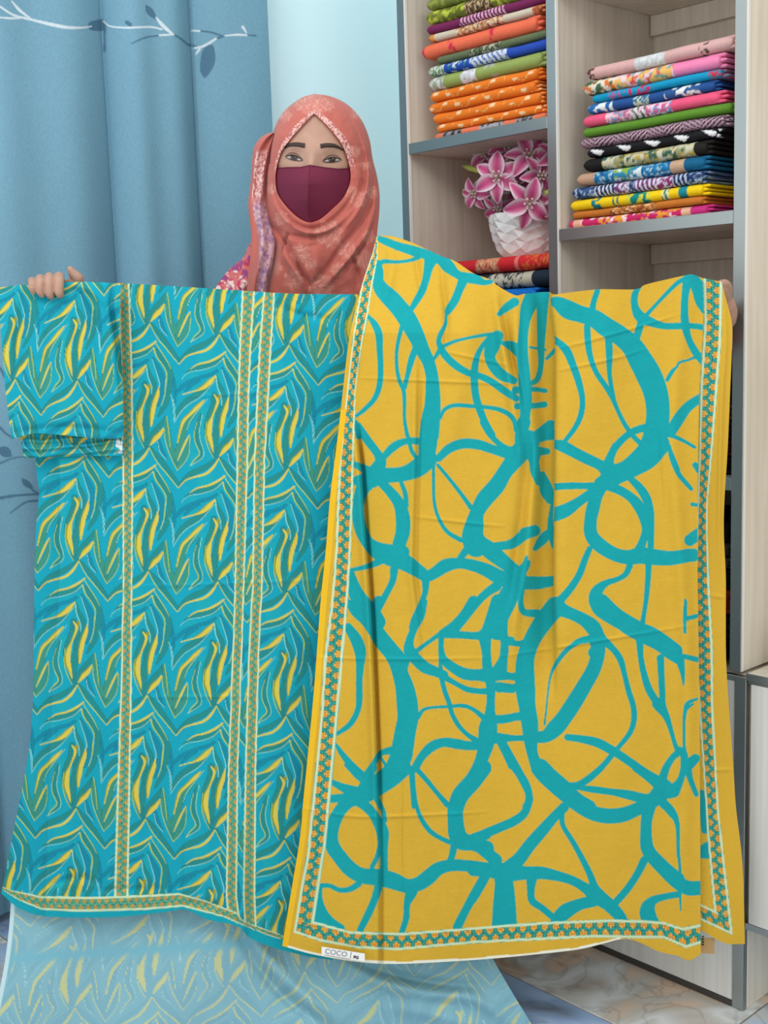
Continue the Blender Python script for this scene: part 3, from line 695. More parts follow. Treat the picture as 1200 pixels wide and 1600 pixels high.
F3 = interp([(859, 440), (861, 480), (867, 530), (867, 560), (866, 740), (865, 900), (866, 960), (868, 1060)])
cvA, cvL, cvR = (Canvas(430, 350, 1120, 1520, 2.0) for _ in range(3))
for L in YS: cvA.stroke(L)
for L in YSL: cvL.stroke(L)
for L in YSR: cvR.stroke(L)
cvB = Canvas(1040, 400, 1180, 1500, 2.0)
for L in YB: cvB.stroke(L)


def fold_yellow(px, py):
    """fold relief of the hanging dupatta, metres towards the viewer (+)"""
    z = np.zeros_like(px)
    f1 = interp([(557, 660), (566, 740), (571, 820), (577, 900), (581, 960), (586, 1070), (590, 1180), (592, 1260), (594, 1350)])(py)
    fade = sstep(640, 720, py) * (1 - .55 * sstep(1150, 1330, py))
    z += fade * 0.011 * (np.exp(-((px - f1 + 6) / 7.0) ** 2) - 1.3 * np.exp(-((px - f1 - 1.5) / 3.0) ** 2))
    f2 = interp([(655, 560), (653, 700), (650, 800), (648, 900), (660, 1000)])(py)
    z += 0.004 * sstep(540, 640, py) * (1 - sstep(900, 1060, py)) * (np.exp(-((px - f2 + 6) / 6) ** 2) - np.exp(-((px - f2 - 1) / 3.5) ** 2))
    f3 = F3(py)
    fd3 = 1 - sstep(960, 1120, py)
    z += fd3 * 0.016 * (0.5 + 0.5 * np.tanh((px - f3) / 2.2)) * np.exp(-np.clip(px - f3, 0, None) / 90)
    z -= fd3 * 0.018 * np.exp(-((px - f3 + 16) / 20) ** 2)
    # gathers between shoulder and the middle fold
    z += dist_to(px, py, [[(647, 382), (652, 420), (662, 470)]], 5, -.004) + dist_to(px, py, [[(690, 402), (692, 440), (698, 500), (694, 560)]], 5, -.005)
    z += dist_to(px, py, [[(772, 448), (780, 500), (790, 560), (800, 620), (806, 700)]], 9, .012) + dist_to(px, py, [[(783, 470), (795, 540), (812, 620), (816, 700)]], 6, -.010)
    z += dist_to(px, py, [[(806, 470), (808, 560), (815, 640), (812, 740)]], 8, .010) + dist_to(px, py, [[(832, 462), (828, 560), (832, 660), (840, 760)]], 9, .009)
    z += dist_to(px, py, [[(845, 640), (836, 740), (826, 860), (806, 960), (795, 1060)]], 10, .010) + dist_to(px, py, [[(828, 690), (815, 800), (806, 880), (800, 950)]], 9, -.008)
    z += dist_to(px, py, [[(610, 380), (612, 420), (600, 470)]], 9, .006) + dist_to(px, py, [[(740, 430), (735, 500), (720, 600), (700, 700)]], 22, .007)
    z += dist_to(px, py, [[(566, 470), (556, 540), (548, 640)]], 6, .004)
    # right hand side soft folds
    z += dist_to(px, py, [[(1080, 432), (1060, 560), (1052, 700), (1065, 900), (1075, 1100), (1068, 1300), (1070, 1490)]], 14, .008)
    z += dist_to(px, py, [[(960, 455), (940, 560), (925, 700)]], 30, .006)
    # press creases
    for L in ([(868, 545), (930, 530), (1060, 492)], [(868, 580), (960, 560), (1010, 545)], [(560, 590), (690, 596), (805, 600)], [(690, 548), (800, 572)], [(495, 1028), (640, 1030), (760, 1028)], [(780, 1026), (920, 1004), (1085, 976)],
              [(470, 1262), (560, 1276), (700, 1272), (760, 1268)], [(640, 806), (740, 818), (790, 822)], [(628, 1200), (626, 1300), (628, 1420)], [(1030, 650), (1040, 800)]):
        z += dist_to(px, py, [L], 2.6, .0020)
    z += 0.006 * np.sin(px / 46 + 1.3 * fbm(px / 200, py / 300, 4)) * sstep(700, 1300, py) + 0.003 * (fbm(px / 40, py / 60, 8) - .5)
    return z


def yel_Y(px, py):
    b_ = 1.885 + 0.10 * np.clip((520 - py) / 150, 0, 1) * np.clip((800 - px) / 220, 0, 1)
    return b_ - 1.3 * fold_yellow(px, py)


dup = empty('dupatta', at(800, 1490, 1.885), 'mustard yellow dupatta with teal looping brush-line print, held up on the right', 'dupatta')
T = [(588, 368), (612, 369), (646, 380), (689, 400), (711, 408), (740, 427), (767, 437), (777, 446), (804, 461), (820, 459), (855, 456), (866, 460), (890, 457), (936, 452), (992, 452), (1011, 444), (1067, 431), (1082, 429), (1098, 435)]
B = [(441, 1478), (493, 1492), (560, 1503), (627, 1506), (740, 1500), (820, 1493), (900, 1484), (940, 1475), (967, 1468), (985, 1468), (1005, 1475), (1030, 1487), (1060, 1494), (1076, 1501), (1095, 1491)]
L = [(588, 368), (582, 395), (568, 437), (556, 480), (545, 533), (538, 590), (528, 680), (516, 775), (509, 860), (501, 940), (491, 1073), (481, 1180), (474, 1250), (469, 1307), (456, 1387), (441, 1478)]
R = [(1098, 435), (1099, 500), (1093, 606), (1091, 690), (1090, 760), (1090, 900), (1092, 1050), (1093, 1110), (1094, 1300), (1095, 1491)]
NU, NV = 500, 840
q = coons(T, B, L, R, NU, NV); px, py = q[..., 0], q[..., 1]
col = yellow_base(px, py)
dl, dr_ = cvL.sample(px, py), cvR.sample(px, py); cut = F3(py)
d = np.where(py < 1000, np.where(px < cut, dl, dr_), np.minimum(dl, dr_)); d = np.minimum(d, cvA.sample(px, py))
col = mix(col, lin((186, 190, 110)), (1 - sstep(.1, 1.1, d)) * .5)
col = mix(col, TEAL_Y * (0.95 + 0.1 * vnoise(px * .2, py * 1.0, 3))[..., None], 1 - sstep(-.6, .35, d))
xl, xr = bl_l(py), bl_r(py); TL = (px - xl) / (xr - xl)
yi, yo = bb_i(px), bb_o(px); TB = (py - yi) / (yo - yi)
margin_b = py > yo; margin_l = px < xl - 2
plain = YEL * (0.97 + 0.06 * vnoise(px * .2, py * .9, 21))[..., None]
col = np.where((margin_b | margin_l)[..., None], plain, col)
sel = (TL > -.1) & (TL < 1.1) & (TB < 1.1); col = np.where(sel[..., None], border_rgb(py * 1.01, TL, 17.2), col)
sel = (TB > -.1) & (TB < 1.1) & (TL > -.1) & ((TL > 1.0) | (TB > (1 - TL) * 1.0)); col = np.where(sel[..., None], border_rgb(px, TB, 17.2), col)
bot = interp(B, 0)(px); selv = (bot - py < 3.4) & (px < 970) & (py > 1440); col = np.where(selv[..., None], lin((238, 236, 214)), col)
lef = interp(L)(py)
col = np.where(((px - lef < 9) & (py > 640))[..., None], lin((240, 190, 38)), col)
Pm = at(px, py, yel_Y(px, py))
grid_obj('front_layer', Pm, M['print'], dup, col)

T = [(1068, 436), (1085, 432), (1101, 435), (1127, 440)]; B = [(1068, 1448), (1096, 1457), (1115, 1470), (1135, 1481), (1163, 1484)]
L = [(1068, 436), (1068, 900), (1068, 1448)]
R = [(1127, 440), (1136, 473), (1144, 508), (1143, 560), (1141, 607), (1137, 700), (1132, 780), (1131, 833), (1134, 900), (1134, 960), (1134.5, 1030), (1139, 1105), (1146, 1200), (1150, 1262), (1160, 1350), (1164, 1475)]
q = coons(T, B, L, R, 74, 800); px, py = q[..., 0], q[..., 1]
col = yellow_base(px, py); d = cvB.sample(px, py)
col = mix(col, TEAL_Y, 1 - sstep(-.6, .4, d))
xl, xr = br_l(py), br_r(py); TL = (px - xl) / (xr - xl); yi, yo = bk_i(px), bk_o(px); TB = (py - yi) / (yo - yi)
col = np.where(((px > xr) | (py > yo))[..., None], YEL * 1.0, col)
sel = (TL > -.1) & (TL < 1.1) & (TB < 1.1); col = np.where(sel[..., None], border_rgb(py, TL, 16.8), col)
sel = (TB > -.1) & (TB < 1.1) & (TL < 1.1) & (TL < 0.2 + .8 * TB); col = np.where(sel[..., None], border_rgb(px, TB, 16.8), col)
zf = 0.004 * np.sin(py / 70) + dist_to(px, py, [[(1128, 450), (1134, 520), (1128, 620), (1124, 760), (1122, 900)]], 4, .004) + dist_to(px, py, [[(1105, 1204), (1146, 1202)]], 3, .002) + dist_to(px, py, [[(1108, 930), (1134, 934)]], 3, .002)
bY = 1.893 + 0.014 * sstep(640, 900, py)
grid_obj('back_layer', at(px, py, bY - zf), M['print'], dup, col)

# small sewn label, text and paper tag
M['paper'] = new_mat('label_white', (226, 226, 222), 0.6)[0]
M['ink'] = new_mat('grey_ink', (120, 124, 132), 0.7)[0]; M['black_ink'] = new_mat('black_ink', (24, 24, 26), 0.7)[0]
M['kraft'] = new_mat('kraft_paper', (172, 140, 92), 0.8)[0]
c4 = [(502.5, 1479), (570, 1490), (570, 1502.5), (502.5, 1492.5)]
lp = [at(*p, 1.869) for p in c4]; lpb = [at(*p, 1.8705) for p in c4]
lab = py_mesh('cloth_label', lp + lpb, [(0, 3, 2, 1), (4, 5, 6, 7), (0, 1, 5, 4), (1, 2, 6, 5), (2, 3, 7, 6), (3, 0, 4, 7)], M['paper'], dup)
lab['label'] = 'small white printed label on the lower margin'


def text(body, p, q_, size, mat, parent, name='lettering', thick=0.0):
    cu = bpy.data.curves.new(name, 'FONT'); cu.body = body; cu.size = size; cu.extrude = 0.00012; cu.offset = thick
    t = bpy.data.objects.new(name, cu); scene.collection.objects.link(t)
    X = Vector(q_ - p).normalized(); Z = Vector((0, -1, 0)); Yv = Z.cross(X).normalized(); Z = X.cross(Yv)
    bpy.context.view_layer.update()
    me = bpy.data.meshes.new_from_object(t.evaluated_get(bpy.context.evaluated_depsgraph_get()))
    bpy.data.objects.remove(t)
    me.transform(Matrix(((X.x, Yv.x, Z.x, p[0]), (X.y, Yv.y, Z.y, p[1]), (X.z, Yv.z, Z.z, p[2]), (0, 0, 0, 1))))
    me.materials.clear(); me.materials.append(mat)
    return link(bpy.data.objects.new(name, me), parent)


text('COCO', at(507, 1489.5, 1.8685), at(545, 1495.7, 1.8685), 0.0122, M['ink'], lab)
text('|', at(546, 1495, 1.8685), at(560, 1497.3, 1.8685), 0.0125, M['ink'], lab)
text('PG', at(552, 1497.3, 1.8685), at(566, 1499.5, 1.8685), 0.0068, M['black_ink'], lab, thick=0.0003)
ln = [at(*p, 1.8686) for p in ((506.5, 1491.6), (546, 1498.2), (546, 1498.9), (506.5, 1492.3))]
py_mesh('underline', ln, [(0, 3, 2, 1)], M['ink'], lab)
c4 = [(1088, 1464), (1117, 1466), (1116, 1491), (1096, 1489)]
kp = [at(*p, 1.912) for p in c4] + [at(*p, 1.914) for p in c4]
kt = py_mesh('paper_tag', kp, [(0, 3, 2, 1), (4, 5, 6, 7), (0, 1, 5, 4), (1, 2, 6, 5), (2, 3, 7, 6), (3, 0, 4, 7)], M['kraft'], dup)
for k in range(4):
    y0 = 1462 + k * 4.2; c4 = [(1096.3, y0), (1100, y0 + .6), (1100, y0 + 2.6), (1096.3, y0 + 2)]
    kp = [at(*p, 1.9105) for p in c4] + [at(*p, 1.9112) for p in c4]
    py_mesh('printed_mark', kp, [(0, 3, 2, 1), (4, 5, 6, 7), (0, 1, 5, 4), (1, 2, 6, 5), (2, 3, 7, 6), (3, 0, 4, 7)], M['black_ink'], kt)

# ================================================================== teal leaf print (one repeat, tiled as the fabric is)
LA, LB = np.array([725.0, 110.0]), np.array([-8.0, 1290.0])
LINV = np.linalg.inv(np.stack([LA, LB], 1))
DKG, GRN, DKB, YLW, LIM, WHT = (38, 140, 136), (62, 150, 126), (18, 140, 164), (216, 198, 80), (176, 196, 92), (150, 214, 204)
LEAF = [
    (DKG, [(900, -20, 60), (890, 80, 55), (840, 200, 48), (812, 300, 30), (815, 420, 22)]),
    (DKG, [(200, -60, 50), (215, 50, 60), (210, 150, 60), (190, 250, 62), (180, 350, 70), (165, 450, 50), (165, 520, 15)]),
    (DKG, [(290, 800, 25), (330, 870, 45), (385, 950, 60), (430, 1040, 62), (440, 1130, 58), (420, 1220, 50), (400, 1330, 45), (350, 1420, 40), (310, 1490, 15)]),
    (DKB, [(250, 880, 15), (300, 980, 42), (345, 1080, 55), (350, 1180, 55), (335, 1290, 40), (300, 1380, 30)]),
    (DKG, [(190, 960, 12), (215, 1050, 30), (265, 1150, 40), (265, 1250, 40), (230, 1350, 45), (190, 1440, 30)]),
    (DKG, [(385, 215, 15), (340, 290, 45), (270, 370, 48), (215, 450, 40), (190, 530, 15)]),
    (DKB, [(470, 1090, 12), (478, 1190, 30), (482, 1290, 30), (480, 1360, 8)]),
    (GRN, [(390, 210, 12), (402, 300, 48), (415, 400, 52), (440, 500, 48), (480, 620, 46), (510, 730, 25)]),
    (GRN, [(510, 740, 20), (560, 660, 45), (610, 560, 40), (638, 430, 12)]),
    (GRN, [(790, 50, 12), (700, 170, 45), (610, 280, 58), (570, 380, 66), (540, 500, 66), (510, 600, 46), (500, 690, 20)]),
    (DKG, [(755, 180, 14), (728, 280, 42), (716, 380, 48), (730, 470, 48), (765, 560, 42), (750, 640, 38), (660, 705, 10)]),
    (DKG, [(950, 622, 12), (880, 680, 35), (790, 740, 50), (680, 790, 58), (600, 850, 48), (530, 920, 22)]),
    (DKG, [(225, 520, 14), (290, 600, 40), (370, 700, 44), (450, 810, 40), (530, 915, 20)]),
    (DKB, [(320, 450, 20), (335, 530, 46), (370, 600, 34), (405, 650, 6)]),
    (DKG, [(985, 885, 22), (900, 940, 55), (800, 970, 58), (700, 985, 42), (600, 1040, 10)]),
    (DKB, [(920, 1020, 30), (850, 1060, 30), (740, 1090, 30), (620, 1140, 35), (540, 1200, 35), (480, 1270, 15)]),
    (DKB, [(740, 1120, 14), (690, 1140, 36), (640, 1175, 38), (590, 1230, 15)]),
    (DKG, [(890, 1105, 18), (800, 1210, 48), (690, 1280, 58), (590, 1350, 58), (520, 1430, 42), (480, 1510, 15)]),
    (LIM, [(815, 260, 6), (805, 400, 8), (830, 520, 8), (890, 640, 6)]),
    (LIM, [(400, 205, 8), (418, 320, 9), (430, 430, 8), (440, 540, 5)]), (LIM, [(375, 330, 7), (390, 470, 8), (440, 620, 8), (510, 765, 8)]),
    (LIM, [(510, 765, 8), (590, 680, 7), (635, 580, 6), (645, 420, 6)]),
    (LIM, [(220, 530, 8), (300, 680, 10), (400, 800, 12), (520, 950, 8)]),
    (LIM, [(260, 780, 18), (290, 870, 13), (360, 970, 10), (395, 1050, 12), (385, 1150, 12), (375, 1260, 10), (340, 1380, 7)]),
    (LIM, [(270, 712, 9), (330, 810, 9), (400, 920, 9), (440, 1000, 5)]),
    (LIM, [(720, 260, 6), (690, 380, 7), (700, 480, 9), (745, 590, 11), (690, 655, 11), (645, 720, 9)]),
    (WHT, [(775, 180, 6), (745, 340, 7), (750, 450, 7), (785, 560, 7), (770, 640, 7), (650, 715, 8)]),
    (WHT, [(830, 20, 5), (740, 130, 7), (650, 250, 7), (610, 350, 5)]), (WHT, [(310, 470, 5), (330, 570, 7), (400, 655, 6)]),
    (WHT, [(245, 900, 6), (290, 1040, 7), (320, 1150, 9), (310, 1215, 9)]), (WHT, [(185, 970, 12), (200, 1080, 9), (240, 1190, 8), (240, 1270, 5)]),
    (WHT, [(985, 890, 8), (900, 965, 7), (760, 1010, 7), (640, 1030, 6), (570, 1080, 5), (555, 1110, 4)]),
    (WHT, [(900, 1120, 5), (760, 1280, 7), (620, 1370, 7), (540, 1450, 7), (470, 1560, 6)]), (WHT, [(430, 1260, 5), (460, 1360, 6), (470, 1540, 5)]),
    (WHT, [(470, 20, 5), (485, 120, 6), (488, 230, 5)]),
    ((150, 150, 40), [(950, -8, 34), (925, 82, 28), (875, 200, 21), (845, 290, 51), (838, 400, 56), (865, 500, 36), (883, 580, 8)]),
    (YLW, [(900, -17, 14), (930, 30, 26), (928, 80, 24), (882, 200, 15), (853, 290, 44), (848, 400, 48), (872, 500, 28), (886, 575, 7)]),
    ((150, 150, 40), [(318, -95, 10), (299, -10, 44), (264, 90, 48), (244, 200, 44), (236, 308, 16)]),
    (YLW, [(320, -100, 8), (305, -10, 38), (272, 90, 42), (252, 200, 38), (242, 303, 14)]),
    ((150, 150, 40), [(366, 325, 12), (326, 385, 44), (276, 436, 48), (223, 508, 8)]),
    (YLW, [(371, 325, 10), (332, 392, 38), (282, 442, 42), (226, 510, 7)]),
    (YLW, [(640, 400, 10), (600, 470, 22), (550, 580, 18), (515, 665, 7)]),
    ((150, 150, 40), [(790, 35, 10), (724, 98, 38), (644, 178, 32), (574, 248, 32), (539, 350, 22), (510, 480, 10)]),
    (YLW, [(795, 35, 9), (730, 102, 33), (650, 182, 27), (580, 252, 27), (546, 350, 17), (516, 480, 9)]),
    (YLW, [(945, 642, 11), (880, 742, 27), (800, 806, 25), (690, 836, 18), (600, 870, 13), (525, 947, 9)]),
    (YLW, [(1012, 820, 12), (930, 880, 25), (830, 926, 20), (720, 952, 15), (640, 1002, 6)]),
    ((150, 150, 40), [(900, 1072, 12), (845, 1128, 48), (784, 1182, 44), (714, 1216, 20)]),
    (YLW, [(906, 1070, 11), (852, 1132, 43), (792, 1186, 38), (722, 1221, 18), (640, 1242, 12), (560, 1266, 10)]),
]
CW, CH = 400, 720
gi, gj = np.meshgrid((np.arange(CW)) / CW, (np.arange(CH)) / CH)
cell = np.broadcast_to(lin((14, 162, 184)), (CH, CW, 3)).copy()
XY = gi[..., None] * LA + gj[..., None] * LB
cell = mix(cell, lin((28, 170, 174)), sstep(.45, .7, fbm(gi * 3, gj * 5, 2)) * .5)
kindmap = np.zeros((CH, CW))       # printed lines that also show on the reverse
for c, L in LEAF:
    p = catmull(L, 4); mn, mxx = p[:, :2].min(0) - 40, p[:, :2].max(0) + 40
    dd = np.full((CH, CW), 99.0)
    for a in (-2, -1, 0, 1, 2):
        for b_ in (-2, -1, 0, 1, 2):
            off = a * LA + b_ * LB
            P0 = p[:, :2] + off; bb0 = P0.min(0) - 40; bb1 = P0.max(0) + 40
            if bb1[0] < -30 or bb0[0] > 730 or bb1[1] < -10 or bb0[1] > 1420: continue
            X, Y = XY[..., 0], XY[..., 1]
            selm = (X > bb0[0]) & (X < bb1[0]) & (Y > bb0[1]) & (Y < bb1[1])
            if not selm.any(): continue
            xs, ys = X[selm], Y[selm]; dm = np.full(xs.shape, 99.0)
            for i in range(len(p) - 1):
                ax, ay = P0[i]; bx, by = P0[i + 1]; dx, dy = bx - ax, by - ay
                t = np.clip(((xs - ax) * dx + (ys - ay) * dy) / (dx * dx + dy * dy + 1e-9), 0, 1)
                dm = np.minimum(dm, np.hypot(xs - ax - t * dx, ys - ay - t * dy) - (p[i, 2] + (p[i + 1, 2] - p[i, 2]) * t) / 2)
            dd[selm] = np.minimum(dd[selm], dm)
    if c in (DKG, GRN, DKB):
        cell = mix(cell, lin((12, 104, 118)), (1 - sstep(1.5, 6.0, dd)) * .85)
    fill = 1 - sstep(-1.5, 1.5, dd)
    cell = mix(cell, lin(c), fill * (.92 if c in (DKG, GRN, DKB) else 1.0))


def leaf_rgb(X, Y):
    """X, Y in the repeat's drawing units"""
    st = np.stack([X, Y], -1) @ LINV.T
    return bilinear(cell, st[..., 0] * CW, st[..., 1] * CH, wrap=True)


def main_leaf(px, py):
    lean = (px - 300) - interp([(205, 580), (206, 720), (204, 1000), (200, 1250), (196, 1400)])(py) * .35 + 205 * .35
    return (lean + 300 - 200) * 6.669, (py - 620) * 6.669


drs = empty('dress_fabric', at(240, 1432, 1.93), 'turquoise dress fabric with yellow and green leaf print, held up on the left', 'fabric')
T = [(60, 441), (102, 441), (160, 442), (201, 443), (300, 449), (379, 454), (460, 459), (562, 460), (640, 462)]
B = [(2, 1396), (30, 1419), (75, 1432), (175, 1433), (250, 1426), (284, 1421), (300, 1425), (325, 1437), (370, 1447), (390, 1465), (425, 1480), (480, 1494), (520, 1500)]
L = [(60, 441), (58, 560), (56, 716), (61, 770), (56, 828), (54, 896), (53, 990), (52, 1084), (45, 1174), (27, 1269), (15, 1330), (2, 1396)]
R = [(640, 462), (610, 600), (585, 800), (560, 1000), (545, 1200), (520, 1500)]
q = coons(T, B, L, R, 430, 800); px, py = q[..., 0], q[..., 1]
col = leaf_rgb(*main_leaf(px, py))
s1 = (interp([(186, 442), (190, 580), (192.5, 720), (193, 920), (189, 1100), (184, 1250), (180, 1400)]), interp([(201, 442), (205.7, 580), (207, 720), (205.5, 920), (204, 1100), (201.5, 1250), (199, 1400)]))
s2 = (interp([(379.5, 454), (375, 545), (372.5, 634), (371, 718), (367.5, 920), (365, 1000), (357.5, 1200), (354, 1400), (358, 1440)]), interp([(397, 454), (391, 545), (387.6, 634), (386.5, 718), (380.5, 920), (378, 1000), (371, 1200), (369, 1400), (374, 1440)]))
s3 = (interp([(413, 454), (406, 545), (401.7, 634), (398, 718), (395, 920), (390, 1000), (384, 1200), (381, 1400), (384, 1460)]), interp([(428.5, 454), (422.6, 545), (418, 634), (413, 718), (409, 920), (404.5, 1000), (399, 1200), (397.5, 1400), (400, 1460)]))
for a, b_ in (s1, s2, s3):
    xl, xr = a(py), b_(py); TL = (px - xl) / (xr - xl); sel = (TL > -.1) & (TL < 1.1)
    col = np.where(sel[..., None], border_rgb(py, TL, 11.5, teal=(84, 164, 134), org=(206, 178, 84), soft=.6), col)
hi = interp([(0, 1384), (15, 1391), (65, 1402), (150, 1403), (230, 1400), (280, 1397), (320, 1408), (370, 1427), (380, 1440), (450, 1465), (520, 1482)], 0)
ho = interp([(0, 1388), (30, 1406), (65, 1420), (125, 1423), (230, 1420), (285, 1415), (320, 1424), (350, 1432), (375, 1443), (415, 1460), (450, 1471), (520, 1490)], 0)
yi, yo = hi(px), ho(px); TB = (py - yi) / np.maximum(yo - yi, 3)
col = np.where((py > yo)[..., None], lin((16, 162, 178)) * (.97 + .06 * vnoise(px * .2, py, 3))[..., None], col)
sel = (TB > -.1) & (TB < 1.1); col = np.where(sel[..., None], border_rgb(px, TB, 11.5, teal=(84, 164, 134), org=(206, 178, 84), soft=.6), col)
zf = 0.004 * np.sin(px / 60 + 2 * fbm(px / 150, py / 400, 6)) + 0.003 * (fbm(px / 30, py / 70, 9) - .5)
f1 = interp([(92, 716), (92, 900), (80, 1100), (70, 1380)])(py); zf += 0.009 * np.tanh((px - f1) / 1.8)
f2 = interp([(284, 1000), (285, 1200), (286, 1330), (285, 1420)])(py); zf += sstep(1100, 1300, py) * 0.004 * np.tanh((px - f2) / 4)
f3 = interp([(372, 1000), (370, 1200), (372, 1450)])(py); zf += sstep(1200, 1420, py) * 0.010 * np.exp(-((px - f3 - 6) / 8) ** 2)
for L_ in ([(200, 917), (350, 912), (530, 905)], [(200, 1090), (400, 1088)], [(290, 620), (420, 612)]): zf += dist_to(px, py, [L_], 3, .0015)
for L_ in ([(70, 1385), (120, 1372), (160, 1380)], [(150, 1392), (250, 1388)], [(290, 1408), (350, 1418)], [(430, 470), (460, 490), (520, 500)]): zf += dist_to(px, py, [L_], 6, -.005)
grid_obj('front_panel', at(px, py, 1.94 - zf), M['print'], drs, col)

# folded sleeve piece in the hand
SX = lambda px, py: ((332.7 + (px - 112.7) * 1.12 - 200) * 6.669, (706.2 + (py - 587) * 1.02 + (px - 112.7) * 0.14 - 620) * 6.669)
T = [(-4, 450), (15, 447), (32, 445), (60, 446), (102, 441), (159, 441), (189, 446)]; B = [(18, 686), (40, 680), (60, 677), (110, 681), (161, 686), (193, 684)]
L = [(-4, 450), (2, 527), (6, 580), (10, 623), (18, 686)]; R = [(189, 446), (187, 500), (190, 560), (192, 600), (193, 684)]
q = coons(T, B, L, R, 160, 200); px, py = q[..., 0], q[..., 1]; col = leaf_rgb(*SX(px, py))
zf = 0.012 * np.sin(np.pi * np.clip((px + 4) / 196, 0, 1)) ** .5 + 0.008 * np.sin(np.pi * np.clip((py - 442) / 244, 0, 1)) ** .4
for L_, w_, a_ in (([(40, 452), (30, 520), (25, 600)], 7, -.006), ([(100, 448), (125, 462), (150, 520), (160, 560)], 8, -.007), ([(110, 446), (140, 452), (170, 480)], 6, .005),
                   ([(178, 446), (174, 480), (184, 540), (190, 620)], 4, -.014), ([(45, 470), (60, 500), (70, 560)], 10, .006), ([(20, 676), (100, 668), (190, 676)], 6, -.006)):
    zf += dist_to(px, py, [L_], w_, a_)
grid_obj('sleeve_fold', at(px, py, 1.915 - zf), M['print'], drs, col)
T = [(30, 678), (60, 672), (110, 676), (161, 680), (194, 680)]; B = [(38, 716), (80, 714), (130, 713), (194, 712)]; L = [(30, 678), (38, 716)]; R = [(194, 680), (194, 712)]
q = coons(T, B, L, R, 150, 30); px, py = q[..., 0], q[..., 1]; col = leaf_rgb(*SX(px * 1.0, py * 1.6 - 520))
col = np.where(((px > 181) & (py < 708) & (px < 191) & (vnoise(px / 3, py / 9, 4) > .3))[..., None], lin((226, 232, 232)), col)
zf = 0.006 * np.sin(np.pi * np.clip((py - 674) / 42, 0, 1)) ** .5 + 0.0026 * np.sin(py / 1.9 + px / 26 + 3 * vnoise(px / 22, py / 30, 6))
grid_obj('cuff', at(px, py, 1.924 - zf), M['print'], drs, col)

# pale reverse of the rear length, hanging to the floor
T = [(18, 1330), (200, 1330), (420, 1345), (600, 1400), (745, 1450)]; B = [(-14, 1612), (250, 1612), (600, 1612), (838, 1612)]
L = [(18, 1330), (17, 1410), (8, 1500), (-14, 1612)]; R = [(745, 1450), (770, 1498), (800, 1550), (838, 1612)]
q = coons(T, B, L, R, 420, 160); px, py = q[..., 0], q[..., 1]
wx = 14 * (fbm(px / 90, py / 90, 12) - .5) * sstep(380, 480, px); wy = 30 * (fbm(px / 110, py / 60, 15) - .5) * sstep(380, 480, px)
X = (332.7 + (px + wx - 106.7) * 0.9 - 200) * 6.669; Y = (706.2 + (py + wy - 1568) * 1.0 + (px - 106.7) * (.115 + .17) - 620) * 6.669
lf = leaf_rgb(X, Y); lum = lf @ np.array([.3, .59, .11])
yl = sstep(.0, .25, lf[..., 0] - lf[..., 2] * .2 - .12)
pale = lin((150, 200, 208)); dkp = lin((124, 174, 190))
col = mix(np.broadcast_to(pale, lf.shape), dkp, sstep(.36, .22, lum) * .8); col = mix(col, lin((206, 206, 138)), yl * .85)
lt = (lf.min(-1) > .30); col = mix(col, lin((176, 214, 216)), lt * .8)
band = np.exp(-((py - (1497 - (px - 30) * .065)) / 9) ** 2) * (px < 395); col = mix(col, lin((122, 184, 200)), band)
col = np.where((px - interp(L)(py) < 7)[..., None], lin((196, 224, 228)), col)
zf = 0.004 * np.sin(px / 40 + py / 60)
for L_, w_, a_ in (([(385, 1450), (420, 1500), (470, 1550), (540, 1600)], 14, .016), ([(372, 1455), (405, 1510), (450, 1562), (510, 1606)], 9, -.012), ([(530, 1500), (580, 1530), (660, 1552), (740, 1560), (800, 1600)], 12, .014),
                   ([(540, 1492), (600, 1518), (680, 1536), (760, 1542)], 9, -.012), ([(600, 1570), (680, 1585), (760, 1612)], 14, .010)):
    zf += dist_to(px, py, [L_], w_, a_)
grid_obj('reverse_panel', at(px, py, 1.985 - .05 * (py - 1380) / 230 - zf), M['print'], drs, col)

# ================================================================== folded fabric stacks
def rint(i):
    return random.Random(i)


